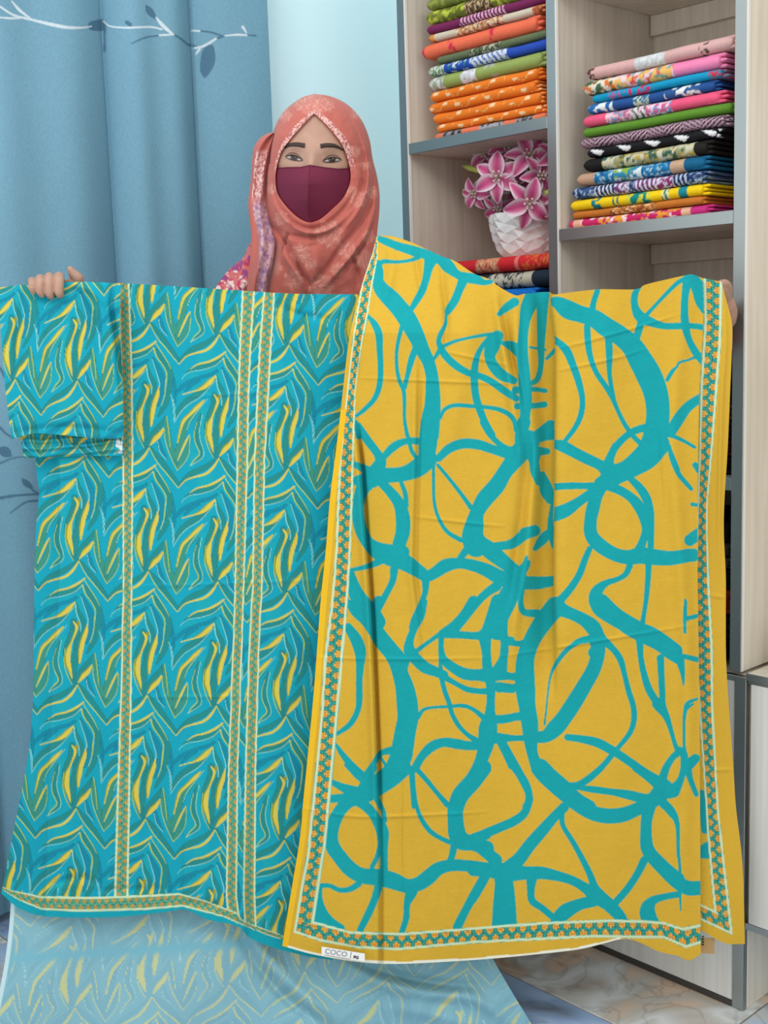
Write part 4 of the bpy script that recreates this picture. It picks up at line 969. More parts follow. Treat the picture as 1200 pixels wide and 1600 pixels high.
def motif(kind, x, y, pal, seed):
    """print designs; x along the fold, y around it, in millimetres"""
    pal = [lin(c) for c in pal]
    c = np.broadcast_to(pal[0], x.shape + (3,)).copy()
    if kind == 'plain':
        return c * (0.97 + .06 * vnoise(x * .2, y * .2, seed))[..., None]
    if kind == 'flor':
        for k, pc in enumerate(pal[1:]):
            nn = fbm(x / 9.0 + 13 * k, y / 9.0 + 7 * k, seed + k, 2); c = mix(c, pc, sstep(.53, .58, nn))
    elif kind == 'fine':
        for k, pc in enumerate(pal[1:]):
            nn = fbm(x / 4.0 + 13 * k, y / 4.0 + 7 * k, seed + k, 2); c = mix(c, pc, sstep(.52, .58, nn))
    elif kind == 'stripe':
        n_ = len(pal); ph = (x / 9.0 + y / 60.) % 1.0; c = mix(c, pal[1], (np.abs(ph - .5) < .22) * 1.0)
    elif kind == 'arrow':
        ph = ((x + 1.3 * y) / 58.0) % 1.0; yy = (y / 24 + .5)
        c = mix(c, pal[1], ((ph > .25) & (ph < .62) & (np.abs(yy - .5) < .32 * (1 - (ph - .25) / .37) + .06)) * 1.0)
    elif kind == 'zig':
        ph = ((x + np.where((x // 36) % 2 == 0, 1, -1) * y * 1.3) / 11.0) % 1.0; c = mix(c, pal[1], sstep(.35, .42, ph) * (1 - sstep(.88, .95, ph)))
    elif kind == 'spots':
        gx = x / 88.0 + seed * .37 + .45 * ((y // 40) % 2); ci = np.floor(gx); gy = y / 40.0 + .5 + .35 * (vnoise(ci * 1.0 + .5, ci * 0 + seed, 3) - .5); rx = (gx % 1 - .5) * 88 - 30 * (vnoise(ci + .5, ci * 0 + seed + 9, 5) - .5); ry = (gy % 1 - .5) * 40
        nn = np.hypot(rx / 8, ry / 7) + .5 * (fbm(x / 4, y / 4, seed) - .5); c = mix(c, pal[1], 1 - sstep(.75, .95, nn))
        c = mix(c, pal[-1], (np.abs(np.hypot((rx - 18) / 12, ry / 9) - 1) < .1) * .8)
    elif kind == 'waves':
        ph = (x / 13.0 + .4 * np.sin(y / 5.0)) % 1.0; c = mix(c, pal[1], (np.abs(ph - .5) < .2) * 1.0)
        nn = fbm(x / 6., y / 6., seed); c = mix(c, pal[-1], sstep(.58, .62, nn))
    return c


def slab(name, u0, u1, z0, th, base, bands, label, group, seed, w0=0.02, depth=0.22, grow=None):
    R = rint(seed)
    nu, m_ = 130, 22

    def body(ua, ub, za, zb, wa, wb, nu):
        h = (zb - za) / 2; zc_ = (za + zb) / 2
        pr = []
        for k in range(6): pr.append((wb + (wa + h * 1.1 - wb) * k / 5.5, -1.0))
        for k in range(1, 11): a = -math.pi / 2 + math.pi * k / 11; pr.append((wa + h * 1.1 - h * 1.1 * math.cos(a), math.sin(a)))
        for k in range(6): pr.append((wa + h * 1.1 + (wb - wa - h * 1.1) * (k + .5) / 5.5, 1.0))
        pr = np.array(pr)
        sv = np.linspace(0, 1, nu); u = ua + (ub - ua) * sv
        sag = 0.0025 * (np.array([vnoise(np.array(x * 14), np.array(seed // 100 * 3.3), 4) for x in u]) - .5)
        xe = np.clip(np.minimum((u - ua), (ub - u)) / (h * .9), 0, 1); endt = .5 + .5 * np.sqrt(1 - (1 - xe) ** 2)
        hh = h * endt
        wob = 0.006 * (vnoise(u * 22, u * 0 + seed * 1.7, 8) - .5)
        W = pr[None, :, 0] + wob[:, None] * (pr[None, :, 0] < wb - .02) + (1 - endt)[:, None] * 0.004
        Z = zc_ + pr[None, :, 1] * hh[:, None] + sag[:, None]
        gr = grow[1] if grow else 1.0
        Z = grow[0] + (Z - grow[0]) * gr if grow else Z
        P = P2 + UU * u[:, None, None] + WW * W[..., None] + np.array([0, 0, 1.0]) * Z[..., None]
        arc = np.r_[0, np.cumsum(np.hypot(np.diff(pr[:, 0]), np.diff(pr[:, 1] * h)))] * 1000; arc = arc - arc[10:12].mean()
        return P, np.broadcast_to((u - u0)[:, None] * 1000, W.shape), np.broadcast_to(arc[None], W.shape), np.broadcast_to(((u - u0) / (u1 - u0))[:, None], W.shape)
    Vs, Qs, Cs = [], [], []; off = 0
    parts = [(u0, u1 - 0.004, z0 + .0004, z0 + th - .0004, w0, w0 + depth, nu)]
    nl = 3 if th > .018 else 2
    for k in range(nl):
        a = z0 + th * (k + .12) / nl; b_ = z0 + th * (k + .88) / nl
        parts.append((u1 - 0.03, u1 + R.uniform(0.0, 0.010), a, b_, w0 + 0.004 + R.uniform(0, .006), w0 + depth * .95, 10))
    for a in parts:
        P, xm, ym, sn = body(*a)
        n0, m0 = P.shape[:2]; idx = np.arange(n0 * m0).reshape(n0, m0) + off; idw = np.concatenate([idx, idx[:, :1]], 1)
        Q = np.stack([idw[:-1, :-1], idw[:-1, 1:], idw[1:, 1:], idw[1:, :-1]], -1).reshape(-1, 4)
        c = motif(base[0], xm, ym, base[1], seed)
        for s0, s1, kd, pal in bands:
            cb = motif(kd, xm, ym, pal, seed + 5); c = np.where(((sn >= s0) & (sn < s1))[..., None], cb, c)
        Vs.append(P.reshape(-1, 3)); Cs.append(c.reshape(-1, 3)); Qs.append(Q); off += n0 * m0
        for row in (0, n0 - 1):        # end caps: flat strips closing the profile
            r_ = idx[row]; k0, k1 = 0, m0 - 1
            while k1 - k0 > 1:
                Qs.append(np.array([[r_[k0], r_[k0 + 1], r_[k1 - 1], r_[k1]]])) if k1 - 1 > k0 + 1 else None
                k0 += 1; k1 -= 1
    o = raw_mesh(name, np.vstack(Vs), np.vstack(Qs), M['slab'], None, np.vstack(Cs))
    return tag(o, label, 'fabric', group)


GL = 'folded fabrics on the left upper shelf'
ORG = ('spots', [(246, 130, 40), (255, 220, 170), (252, 196, 110)])
st1 = [
    (-.727, -.436, .015, ('plain', [(236, 128, 92)]), [(.08, .26, 'fine', [(150, 150, 158), (60, 60, 66)]), (.42, .62, 'fine', [(170, 170, 178), (50, 50, 56)]), (.74, .88, 'fine', [(150, 150, 158), (60, 60, 66)])], 'coral fabric with grey paisley patches, lowest in the left upper stack'),
    (-.721, -.448, .017, ORG, [], 'thin orange spotted fabric, lowest of the four orange folds'),
    (-.730, -.450, .022, ORG, [], 'orange spotted fabric, second of the four orange folds from below'),
    (-.743, -.462, .023, ORG, [], 'orange spotted fabric, third of the four orange folds from below'),
    (-.739, -.456, .022, ORG, [], 'orange spotted fabric, topmost of the four orange folds'),
    (-.740, -.446, .028, ('plain', [(158, 176, 96)]), [(.0, .14, 'flor', [(170, 178, 150), (240, 240, 236), (226, 226, 230)]), (.3, .43, 'flor', [(158, 176, 96), (244, 242, 246), (220, 218, 226)]), (.5, .62, 'flor', [(158, 176, 96), (196, 192, 196)])], 'light olive-green fabric with white flowers on the orange folds'),
    (-.739, -.431, .020, ('plain', [(44, 82, 186)]), [(.0, .14, 'fine', [(120, 160, 110), (230, 236, 230)]), (.18, .33, 'flor', [(220, 232, 240), (40, 120, 140), (44, 82, 186)]), (.36, .68, 'waves', [(230, 238, 246), (60, 90, 180), (200, 214, 230)])], 'royal blue fabric with white figured bands in the left upper stack'),
    (-.715, -.434, .016, ('plain', [(104, 118, 84)]), [(.3, .6, 'fine', [(104, 118, 84), (190, 186, 160), (70, 80, 60)])], 'thin dark sage fabric between the blue and the salmon folds'),
    (-.757, -.456, .030, ('plain', [(246, 118, 84)]), [(.24, .30, 'flor', [(246, 118, 84), (226, 50, 84)]), (.60, .66, 'flor', [(246, 118, 84), (226, 50, 84)]), (0, .03, 'plain', [(226, 60, 90)])], 'thick salmon fabric sticking out at the left of its stack'),
    (-.737, -.445, .016, ('plain', [(216, 204, 182)]), [(0, .06, 'fine', [(230, 150, 70), (120, 60, 40)]), (.25, .68, 'fine', [(214, 150, 96), (150, 80, 60), (236, 214, 180)]), (.92, 1.1, 'fine', [(220, 140, 90), (170, 80, 50)])], 'cream fabric with rust print band in the left upper stack'),
    (-.741, -.430, .018, ('plain', [(124, 40, 88)]), [(.28, .66, 'stripe', [(124, 40, 88), (236, 190, 214)])], 'plum fabric with pink striped section near the top left'),
    (-.742, -.429, .028, ('flor', [(132, 142, 52), (196, 206, 70), (110, 118, 48)]), [(.33, .55, 'fine', [(110, 90, 60), (216, 186, 140), (60, 40, 40)])], 'olive and lime fabric with brown patterned patch, cut by the top left picture edge'),
    (-.740, -.430, .022, ('flor', [(120, 130, 60), (150, 160, 70)]), [], 'olive fabric at the very top of the left stack'),
]
z = Z1 + .0012
for i, (u0, u1, th, bs, bd, lb) in enumerate(st1):
    slab('folded_fabric', u0, u1, z, th, bs, bd, lb, GL, 100 + i, w0=0.022, depth=0.23, grow=(Z1 + .0012, .97)); z += th + .0004
GR = 'folded fabrics on the right upper shelf'
st2 = [
    (-.388, -.096, .0185, ('flor', [(206, 40, 104), (250, 226, 236), (240, 160, 60)]), [(0, .04, 'plain', [(216, 60, 110)]), (.04, .10, 'plain', [(236, 180, 150)]), (.82, .88, 'plain', [(234, 186, 150)]), (.88, 1.1, 'plain', [(206, 50, 130)])], 'magenta fabric with orange flowers, lowest in the right stack'),
    (-.379, -.103, .0150, ('plain', [(200, 118, 44)]), [(.3, .66, 'fine', [(204, 130, 60), (240, 190, 140), (150, 80, 40)])], 'caramel orange fabric with pale ornament, second lowest in the right stack'),
    (-.382, -.103, .0215, ('plain', [(250, 212, 20)]), [(.17, .24, 'flor', [(250, 212, 20), (20, 130, 140)]), (.33, .38, 'stripe', [(250, 212, 20), (40, 130, 120)]), (.43, .62, 'flor', [(20, 140, 130), (230, 220, 60)]), (.70, .75, 'stripe', [(240, 230, 160), (30, 130, 120)]), (.82, .88, 'plain', [(30, 140, 150)])], 'bright yellow fabric with teal stripes and blocks'),
    (-.377, -.106, .0235, ('fine', [(34, 52, 96), (170, 196, 220), (60, 90, 140)]), [(.18, .34, 'stripe', [(34, 44, 90), (220, 228, 240)]), (.34, .46, 'fine', [(120, 70, 130), (224, 220, 236)]), (.5, .66, 'stripe', [(120, 60, 120), (226, 220, 236)]), (.66, .78, 'fine', [(140, 50, 110), (220, 210, 230)]), (.78, .9, 'stripe', [(28, 40, 84), (190, 206, 226)])], 'navy fabric with purple and white stripes above the bright yellow fold'),
    (-.365, -.100, .0255, ('fine', [(36, 130, 180), (176, 214, 232), (20, 96, 150)]), [(0, .14, 'plain', [(196, 158, 130)]), (.3, .52, 'flor', [(50, 140, 180), (150, 186, 70), (220, 236, 240)]), (.74, .84, 'plain', [(206, 170, 140)]), (.84, 1.1, 'plain', [(20, 100, 140)])], 'sky blue flowered fabric with tan ends in the right stack'),
    (-.351, -.095, .0255, ('flor', [(158, 160, 120), (200, 168, 70), (60, 100, 80), (210, 206, 176)]), [(0, .16, 'plain', [(26, 26, 28)]), (.90, 1.1, 'plain', [(34, 30, 28)])], 'khaki ornament fabric with black end, below the black arrow fold'),
    (-.343, -.075, .0180, ('arrow', [(26, 26, 30), (238, 238, 238)]), [], 'black fabric with white arrow-like print'),
    (-.357, -.062, .0205, ('zig', [(66, 34, 44), (196, 164, 180)]), [], 'mauve and maroon chevron striped fabric'),
    (-.349, -.049, .0180, ('plain', [(96, 146, 46)]), [], 'plain grass-green fabric in the right stack'),
    (-.349, -.069, .0230, ('plain', [(240, 92, 130)]), [(.18, .36, 'fine', [(200, 110, 150), (90, 170, 210), (250, 200, 210)]), (.36, .48, 'waves', [(230, 230, 226), (90, 90, 90), (230, 180, 200)]), (.48, .66, 'fine', [(220, 100, 150), (80, 160, 210), (250, 220, 230)])], 'rose pink fabric with striped patterned middle'),
    (-.339, -.080, .0190, ('plain', [(38, 84, 150)]), [(0, .22, 'flor', [(40, 110, 180), (236, 244, 246)]), (.38, .5, 'fine', [(60, 120, 160), (214, 220, 190)]), (.62, .88, 'flor', [(50, 90, 150), (240, 244, 240)])], 'blue fabric with white leaves under the turquoise fold'),
    (-.329, -.066, .0165, ('plain', [(18, 152, 196)]), [(.14, .3, 'fine', [(18, 152, 196), (190, 90, 150)]), (.3, .5, 'flor', [(18, 152, 196), (196, 60, 110)]), (.9, 1.1, 'fine', [(40, 140, 170), (200, 60, 90)])], 'turquoise fabric with magenta flowers in the right stack'),
    (-.349, -.069, .0270, ('plain', [(246, 140, 184)]), [(0, .25, 'flor', [(240, 230, 206), (226, 120, 60), (70, 110, 80)]), (.25, .68, 'flor', [(240, 214, 222), (90, 160, 150), (226, 90, 80), (240, 190, 110)])], 'candy pink fabric with ivory floral half, second from the top right'),
    (-.339, -.043, .0245, ('plain', [(222, 176, 172)]), [(0, .06, 'fine', [(222, 176, 172), (90, 60, 60)]), (.34, .55, 'fine', [(206, 210, 210), (232, 234, 234)]), (.76, .84, 'flor', [(222, 176, 172), (90, 64, 60)])], 'dusty pink fabric with silver grey section on top of the right stack'),
]
z = Z2 + .0012
for i, (u0, u1, th, bs, bd, lb) in enumerate(st2):
    slab('folded_fabric', u0, u1, z, th, bs, bd, lb, GR, 200 + i, w0=0.020 - .0006 * i, depth=0.22, grow=(Z2 + .0012, .915)); z += th + .0004
GM = 'folded fabrics under the flower vase'
st3 = [
    (-.735, -.430, .030, ('plain', [(60, 66, 84)]), [], 'grey-blue fabric on the shelf behind the mustard cloth'),
    (-.735, -.430, .056, ('plain', [(160, 150, 140)]), [], 'beige fabric below the blue fold, behind the mustard cloth'),
    (-.640, -.468, .028, ('plain', [(20, 120, 214)]), [(.2, .42, 'fine', [(206, 190, 160), (90, 70, 60)])], 'bright blue fabric with beige patch below the navy fold'),
    (-.690, -.430, .031, ('plain', [(36, 50, 66)]), [(.40, .72, 'fine', [(208, 206, 186), (50, 56, 60)]), (.72, .82, 'plain', [(210, 206, 184)])], 'navy fabric with cream ornament band below the red fold'),
    (-.735, -.425, .030, ('plain', [(222, 44, 52)]), [(.02, .06, 'plain', [(240, 110, 110)]), (.36, .56, 'fine', [(226, 140, 110), (236, 190, 140), (200, 90, 80)]), (.70, .73, 'plain', [(240, 130, 120)]), (.76, 1.0, 'fine', [(222, 44, 52), (222, 50, 56), (230, 120, 60)])], 'red fabric with gold patterned band, under the white vase'),
]
z = 1.1512
for i, (u0, u1, th, bs, bd, lb) in enumerate(st3):
    slab('folded_fabric', u0, u1, z, th, bs, bd, lb, GM, 300 + i, w0=0.02, depth=0.235); z += th + .0004
ZV = z
GD = 'folded fabrics low in the right bay'
for k, (zb, lst) in enumerate(((0.9322, [((30, 30, 32), .03), ((84, 36, 52), .028), ((36, 34, 36), .032), ((120, 74, 52), .028), ((44, 24, 40), .03), ((26, 28, 30), .03), ((92, 36, 60), .028)]),
                               (0.6062, [((24, 22, 22), .04), ((36, 30, 24), .04), ((164, 58, 22), .045), ((28, 34, 30), .035), ((90, 92, 84), .02), ((70, 66, 60), .025), ((26, 26, 26), .035)]))):
    z = zb
    words = [('black', 'wine red', 'charcoal', 'brown', 'dark plum', 'black, upper,', 'berry'), ('black', 'dark umber', 'rust orange', 'dark green', 'grey', 'taupe', 'black, topmost')][k]
    for i, (c, th) in enumerate(lst):
        slab('folded_fabric', -.36, -.058, z, th, ('plain', [c]), [], '%s folded fabric in the gap beside the mustard cloth, %s shelf' % (words[i], ('middle', 'lowest')[k]), GD, 400 + 50 * k + i, w0=0.03, depth=0.2); z += th + .0004

# ================================================================== vase and lilies
VC = G(-0.566, 0.125, ZV + .001); VSC = 0.93
m, n, l, b = new_mat('glazed_white_ceramic', (232, 232, 230), 0.15, spec=0.6); M['ceramic'] = m
NR, NS = 10, 22; V = []; F = []
prof = [(0.058, 0.0), (0.066, 0.010), (0.071, 0.021), (0.075, 0.032), (0.079, 0.043), (0.082, 0.054), (0.084, 0.065), (0.086, 0.076), (0.087, 0.088), (0.0875, 0.096)]
for i, (r_, h_) in enumerate(prof):
    for k in range(NS):
        a = 2 * math.pi * (k + .5 * (i % 2)) / NS; rr = VSC * r_ * (1 + (.035 if (i + k) % 2 else -.015) * (0 < i < NR - 1)); V.append(VC + np.array([rr * math.cos(a), rr * math.sin(a), .88 * h_ + (.003 * (-1) ** k if 0 < i < NR - 1 else 0)]))
for i in range(NR - 1):
    for k in range(NS):
        a, b_, c, d = i * NS + k, i * NS + (k + 1) % NS, (i + 1) * NS + (k + 1) % NS, (i + 1) * NS + k
        if i % 2 == 0: F += [(a, b_, d), (b_, c, d)]
        else: F += [(a, b_, c), (a, c, d)]
o0 = len(V)
for k in range(NS): a = 2 * math.pi * (k + .5) / NS; V.append(VC + np.array([.074 * math.cos(a), .074 * math.sin(a), .081]))
for k in range(NS): F.append(((NR - 1) * NS + k, (NR - 1) * NS + (k + 1) % NS, o0 + (k + 1) % NS, o0 + k))
F.append(tuple(range(NS))[::-1])
vase = py_mesh('vase', V, F, M['ceramic']); tag(vase, 'white faceted ceramic vase holding pink lilies, on the red fabric', 'vase')
Vs = [VC + np.array([.0735 * math.cos(2 * math.pi * (k + .5) / NS), .0735 * math.sin(2 * math.pi * (k + .5) / NS), .078]) for k in range(NS)]
M['soil'] = new_mat('dark_foam', (28, 26, 26), .9)[0]
py_mesh('foam_filling', Vs + [v - np.array([0, 0, .02]) for v in Vs], [tuple(range(NS)), tuple(range(NS, 2 * NS))[::-1]] + [(k, NS + k, NS + (k + 1) % NS, (k + 1) % NS) for k in range(NS)], M['soil'], vase)
bq = empty('lily_bouquet', VC + np.array([0, 0, .08]), 'bunch of artificial pink and white lilies in the white vase', 'flowers')
M['stamen'] = new_mat('cream_stamen', (216, 200, 186), .6)[0]
M['bud'] = new_mat('green_bud', (176, 182, 86), .6)[0]; M['stem'] = new_mat('green_stem', (92, 116, 56), .7)[0]


def unitplane(px, py, w_):
    d = ray(np.array(float(px)), np.array(float(py))); t = (w_ + WW @ (P2 - CAM)) / (WW @ d); return CAM + d * t


def tube(path, radii, ns=8, cap=True):
    path = np.asarray(path, float); n_ = len(path); V = []; F = []
    for i in range(n_):
        t = path[min(i + 1, n_ - 1)] - path[max(i - 1, 0)]; t /= np.linalg.norm(t) + 1e-12
        a = np.cross(t, [0.31, 0.17, 0.93]); a /= np.linalg.norm(a); b_ = np.cross(t, a)
        for k in range(ns): an = 2 * math.pi * k / ns; V.append(path[i] + radii[i] * (math.cos(an) * a + math.sin(an) * b_))
    for i in range(n_ - 1):
        for k in range(ns): F.append((i * ns + k, i * ns + (k + 1) % ns, (i + 1) * ns + (k + 1) % ns, (i + 1) * ns + k))
    F.append(tuple(range(ns))[::-1]); F.append(tuple(range((n_ - 1) * ns, n_ * ns)))
    return V, F


def flower(px, py, w_, rpx, facing=(0, 0), spin=0.0, open_=1.0):
    c = unitplane(px, py, w_); Lp = rpx * np.linalg.norm(c - CAM) / FPX
    nrm = CAM - c; nrm /= np.linalg.norm(nrm)
    rt = np.cross([0, 0, 1.0], nrm); rt /= np.linalg.norm(rt); up = np.cross(nrm, rt)
    nrm = nrm + facing[0] * rt + facing[1] * up; nrm /= np.linalg.norm(nrm)
    e1 = np.cross([0, 0, 1.0], nrm); e1 /= np.linalg.norm(e1); e2 = np.cross(nrm, e1)
    V, F = [], []
    for k in range(7):
        a = 2 * math.pi * k / 6; dr = (0 if k == 6 else .14) * (math.cos(a) * e1 + math.sin(a) * e2)
        v, f = tube([c - nrm * .004, c + (nrm * .2 + dr * .6) * Lp, c + (nrm * .38 + dr * 1.3) * Lp, c + (nrm * .42 + dr * 1.4) * Lp], [.0016, .0012, .0018, .0026], 6)
        F += [tuple(i + len(V) for i in q_) for q_ in f]; V += v
    fo = py_mesh('flower', V, F, M['stamen'], bq, smooth=True)
    tt = np.linspace(0, 1, 10)[:, None]; xx = np.linspace(-1, 1, 9)[None]
    for k in range(6):
        a = spin + 2 * math.pi * k / 6; dr = math.cos(a) * e1 + math.sin(a) * e2; sd = np.cross(nrm, dr)
        wd = Lp * (.30 if k % 2 else .26) * (np.sin(np.pi * (tt * .94 + .04) ** .85) ** .8)
        R = rint(int(px * 7 + py + k)); lift = R.uniform(.18, .34) * open_
        ht = Lp * (lift * np.sin(np.pi * tt * .75) - .22 * tt ** 2.2 * open_) + np.abs(xx) ** 2 * wd * .35
        rr = Lp * tt * R.uniform(.9, 1.06)
        P = c + dr * (rr + 0 * xx)[..., None] + sd * (wd * xx)[..., None] + nrm * (ht + .004 * (k % 2))[..., None]
        edge = np.maximum(sstep(.35, .95, np.abs(xx) + 0 * tt), sstep(.9, 1.0, tt + 0 * xx) * .7)
        edge = np.maximum(edge, (1 - sstep(.0, .22, tt + 0 * xx)) * .7)
        col = mix(np.broadcast_to(lin((208, 92, 144)), P.shape), lin((240, 220, 230)), edge)
        col = mix(col, lin((184, 50, 108)), (1 - sstep(.02, .14, np.abs(xx) + 0 * tt)) * .5)
        grid_obj('petal', P, M['petal'], fo, col)


for a in ((778, 277, .052, 41, (-.15, .1), .5, 1), (827, 316, .045, 41, (.05, -.15), .25, 1), (826, 246, .085, 38, (.1, .45), .9, 1), (795, 234, .12, 34, (-.2, .6), .2, 1),
          (745, 301, .11, 28, (-.7, -.2), .9, 1), (781, 322, .10, 30, (-.4, -.6), .4, 1), (841, 276, .09, 34, (.5, .1), .1, 1), (862, 318, .08, 32, (.4, -.2), .6, 1), (762, 243, .13, 30, (-.6, .4), .7, 1), (806, 290, .12, 34, (0, 0), .1, 1), (866, 246, .11, 32, (.5, .3), .4, 1)):
    flower(*a)
for (x0, y0, x1, y1, x2, y2, w_) in ((766, 276, 745, 266, 722, 259, .08), (832, 314, 845, 306, 868, 296, .06)):
    p0, p1, p2 = unitplane(x0, y0, w_), unitplane(x1, y1, w_), unitplane(x2, y2, w_)
    V, F = tube([p0, (p0 + p1) / 2, p1, (p1 + p2) / 2, p2], [.0015, .003, .0055, .006, .001], 8); py_mesh('bud', V, F, M['bud'], bq, smooth=True)
for (x1, y1, w_) in ((778, 277, .052), (827, 316, .045), (826, 246, .085), (795, 234, .12), (841, 276, .09), (762, 243, .13)):
    p1 = unitplane(x1, y1, w_ + .012); p0 = VC + np.array([0, 0, .075]); V, F = tube([p0, (p0 * .5 + p1 * .5) + np.array([0, 0, .005]), p1], [.003, .0026, .002], 7); py_mesh('stem', V, F, M['stem'], bq, smooth=True)

# ================================================================== the woman
YH = 2.2
fx = lambda cx: 320 + np.asarray(cx, float) / 3.75
fy = lambda cy: 130 + np.asarray(cy, float) / 3.75
FP = lambda cx, cy, Y: at(fx(cx), fy(cy), Y)


def gauss(x, s_):
    return np.exp(-(x / s_) ** 2)


def face_Y(cx, cy):
    e = np.clip(1 - ((cx - 637) / 262) ** 2 - ((cy - 470) / 400) ** 2, 0, 1)
    y = YH - 0.098 * e ** .5 - .0
    y -= 0.010 * gauss(cx - 622, 30) * sstep(380, 520, cy) * (1 - sstep(560, 660, cy)) + 0.006 * gauss(cx - 625, 60) * sstep(330, 420, cy) * (1 - sstep(560, 660, cy))
    y -= 0.0045 * (gauss(cx - 530, 75) + gauss(cx - 735, 75)) * gauss(cy - 362, 26)
    y += 0.0075 * (gauss(cx - 522, 62) * gauss(cy - 432, 34) + gauss(cx - 744, 62) * gauss(cy - 444, 34))
    y -= 0.003 * (gauss(cx - 522, 48) * gauss(cy - 436, 18) + gauss(cx - 744, 48) * gauss(cy - 447, 18))
    return y


def mask_Y(cx, cy):
    e = np.clip(1 - ((cx - 634) / 272) ** 2 - ((cy - 540) / 460) ** 2, 0, 1)
    y = YH - 0.104 * e ** .5
    rid = 0.026 * sstep(470, 600, cy) * (1 - .45 * sstep(660, 830, cy)) + .008
    xc = interp([(618, 470), (606, 560), (602, 680), (614, 830)])(cy)
    y = y - rid * np.exp(-np.abs(cx - xc) / 95) - .002
    return y + (np.minimum(y, face_Y(cx, cy) - .003) - y) * (1 - sstep(500, 600, cy))


pr = empty('person', (-0.10, 2.24, 0.0), 'woman in a coral patterned headscarf and maroon face mask holding up the fabrics', 'person')

# --- body: skinned skeleton, hands, head joined into one mesh
bx = -0.10
SK = {'pel': ((bx, 2.25, .84), (.13, .10)), 'wst': ((bx, 2.25, 1.0), (.105, .085)), 'chs': ((bx, 2.24, 1.17), (.125, .095)), 'nek': ((bx, 2.235, 1.31), (.05, .05)), 'hed': ((bx, 2.225, 1.40), (.05, .05)),
      'ls': ((bx - .15, 2.24, 1.25), (.05, .05)), 'le': ((-.42, 2.16, 1.10), (.038, .038)), 'lw': (tuple(at(80, 474, 1.985)), (.027, .022)), 'lh': (tuple(at(78, 458, 1.962)), (.020, .016)),
      'rs': ((bx + .15, 2.24, 1.25), (.05, .05)), 're': ((.30, 2.07, 1.10), (.038, .038)), 'rw': (tuple(at(1128, 500, 1.985)), (.026, .022)), 'rh': (tuple(at(1128, 478, 1.95)), (.020, .016)),
      'lp': ((bx - .085, 2.25, .80), (.085, .085)), 'lk': ((bx - .09, 2.23, .46), (.055, .055)), 'la': ((bx - .095, 2.26, .09), (.037, .037)), 'lt': ((bx - .10, 2.12, .035), (.035, .028)),
      'rp': ((bx + .085, 2.25, .80), (.085, .085)), 'rk': ((bx + .09, 2.23, .46), (.055, .055)), 'ra': ((bx + .095, 2.26, .09), (.037, .037)), 'rt': ((bx + .10, 2.12, .035), (.035, .028))}
ED = ['pel wst', 'wst chs', 'chs nek', 'nek hed', 'chs ls', 'ls le', 'le lw', 'lw lh', 'chs rs', 'rs re', 're rw', 'rw rh', 'pel lp', 'lp lk', 'lk la', 'la lt', 'pel rp', 'rp rk', 'rk ra', 'ra rt']


def skinned(keys, edges, scale=1.0, extra=0.0, levels=2):
    me = bpy.data.meshes.new('tmp'); ix = {k: i for i, k in enumerate(keys)}
    me.from_pydata([SK[k][0] for k in keys], [(ix[a], ix[b_]) for a, b_ in (e.split() for e in edges)], [])
    o = bpy.data.objects.new('tmp', me); scene.collection.objects.link(o)
    sm = o.modifiers.new('s', 'SKIN'); o.modifiers.new('d', 'SUBSURF').levels = levels
    for i, k in enumerate(keys):
        sv = me.skin_vertices[0].data[i]; r_ = SK[k][1]; sv.radius = (r_[0] * scale + extra, r_[1] * scale + extra); sv.use_root = (k == 'pel')
    bpy.context.view_layer.update()
    m2 = bpy.data.meshes.new_from_object(o.evaluated_get(bpy.context.evaluated_depsgraph_get()))
    bpy.data.objects.remove(o); return m2


def remeshed(VF, voxel, smooth=6):
    me = bpy.data.meshes.new('tmp'); V, F = [], []
    for v, f in VF:
        F += [tuple(i + len(V) for i in q_) for q_ in f]; V += [tuple(map(float, p)) for p in v]
    me.from_pydata(V, [], F); o = bpy.data.objects.new('tmp', me); scene.collection.objects.link(o)
    r_ = o.modifiers.new('r', 'REMESH'); r_.mode = 'VOXEL'; r_.voxel_size = voxel
    s_ = o.modifiers.new('s', 'SMOOTH'); s_.iterations = smooth; s_.factor = .5
    bpy.context.view_layer.update()
    m2 = bpy.data.meshes.new_from_object(o.evaluated_get(bpy.context.evaluated_depsgraph_get()))
    bpy.data.objects.remove(o); return m2


def finger(pts, rad):
    p = np.array([at(*q_) for q_ in pts]); k = np.hstack([p, np.array(rad)[:, None]]); c = catmull(k, 5)
    tip = c[-1, :3] + (c[-1, :3] - c[-2, :3]) / (np.linalg.norm(c[-1, :3] - c[-2, :3]) + 1e-9) * c[-1, 3] * .7
    return tube(np.vstack([c[:, :3], tip]), np.r_[c[:, 3], c[-1, 3] * .45], 10)


hand_l = []
for x, r_, y0, yb, dx in ((50.4, .0060, 437, 459, 3), (62.6, .0063, 433, 464, 4), (77.0, .0070, 431, 466, 3), (92.2, .0077, 431, 464, 2)):
    hand_l.append(finger([(75 + (x - 75) * .8, 456, 1.965), (x, 441, 1.945), (x, y0 + 2, 1.922), (x, y0 + 3, 1.900), (x, y0 + 9, 1.8865), (x, yb - 9, 1.885), (x + dx, yb - 2, 1.889)], [r_ * 1.2, r_ * 1.15, r_ * 1.08, r_ * 1.05, r_, r_ * .95, r_ * .75]))
hand_l.append(finger([(92, 458, 1.962), (112, 447, 1.945), (121, 437, 1.938), (114, 427, 1.934), (109, 419, 1.931)], [.013, .012, .0105, .0075, .0045]))
hand_l.append(tube([at(80, 476, 1.985), at(79, 462, 1.968), at(76, 450, 1.955)], [.024, .027, .022], 12))
hand_r = []
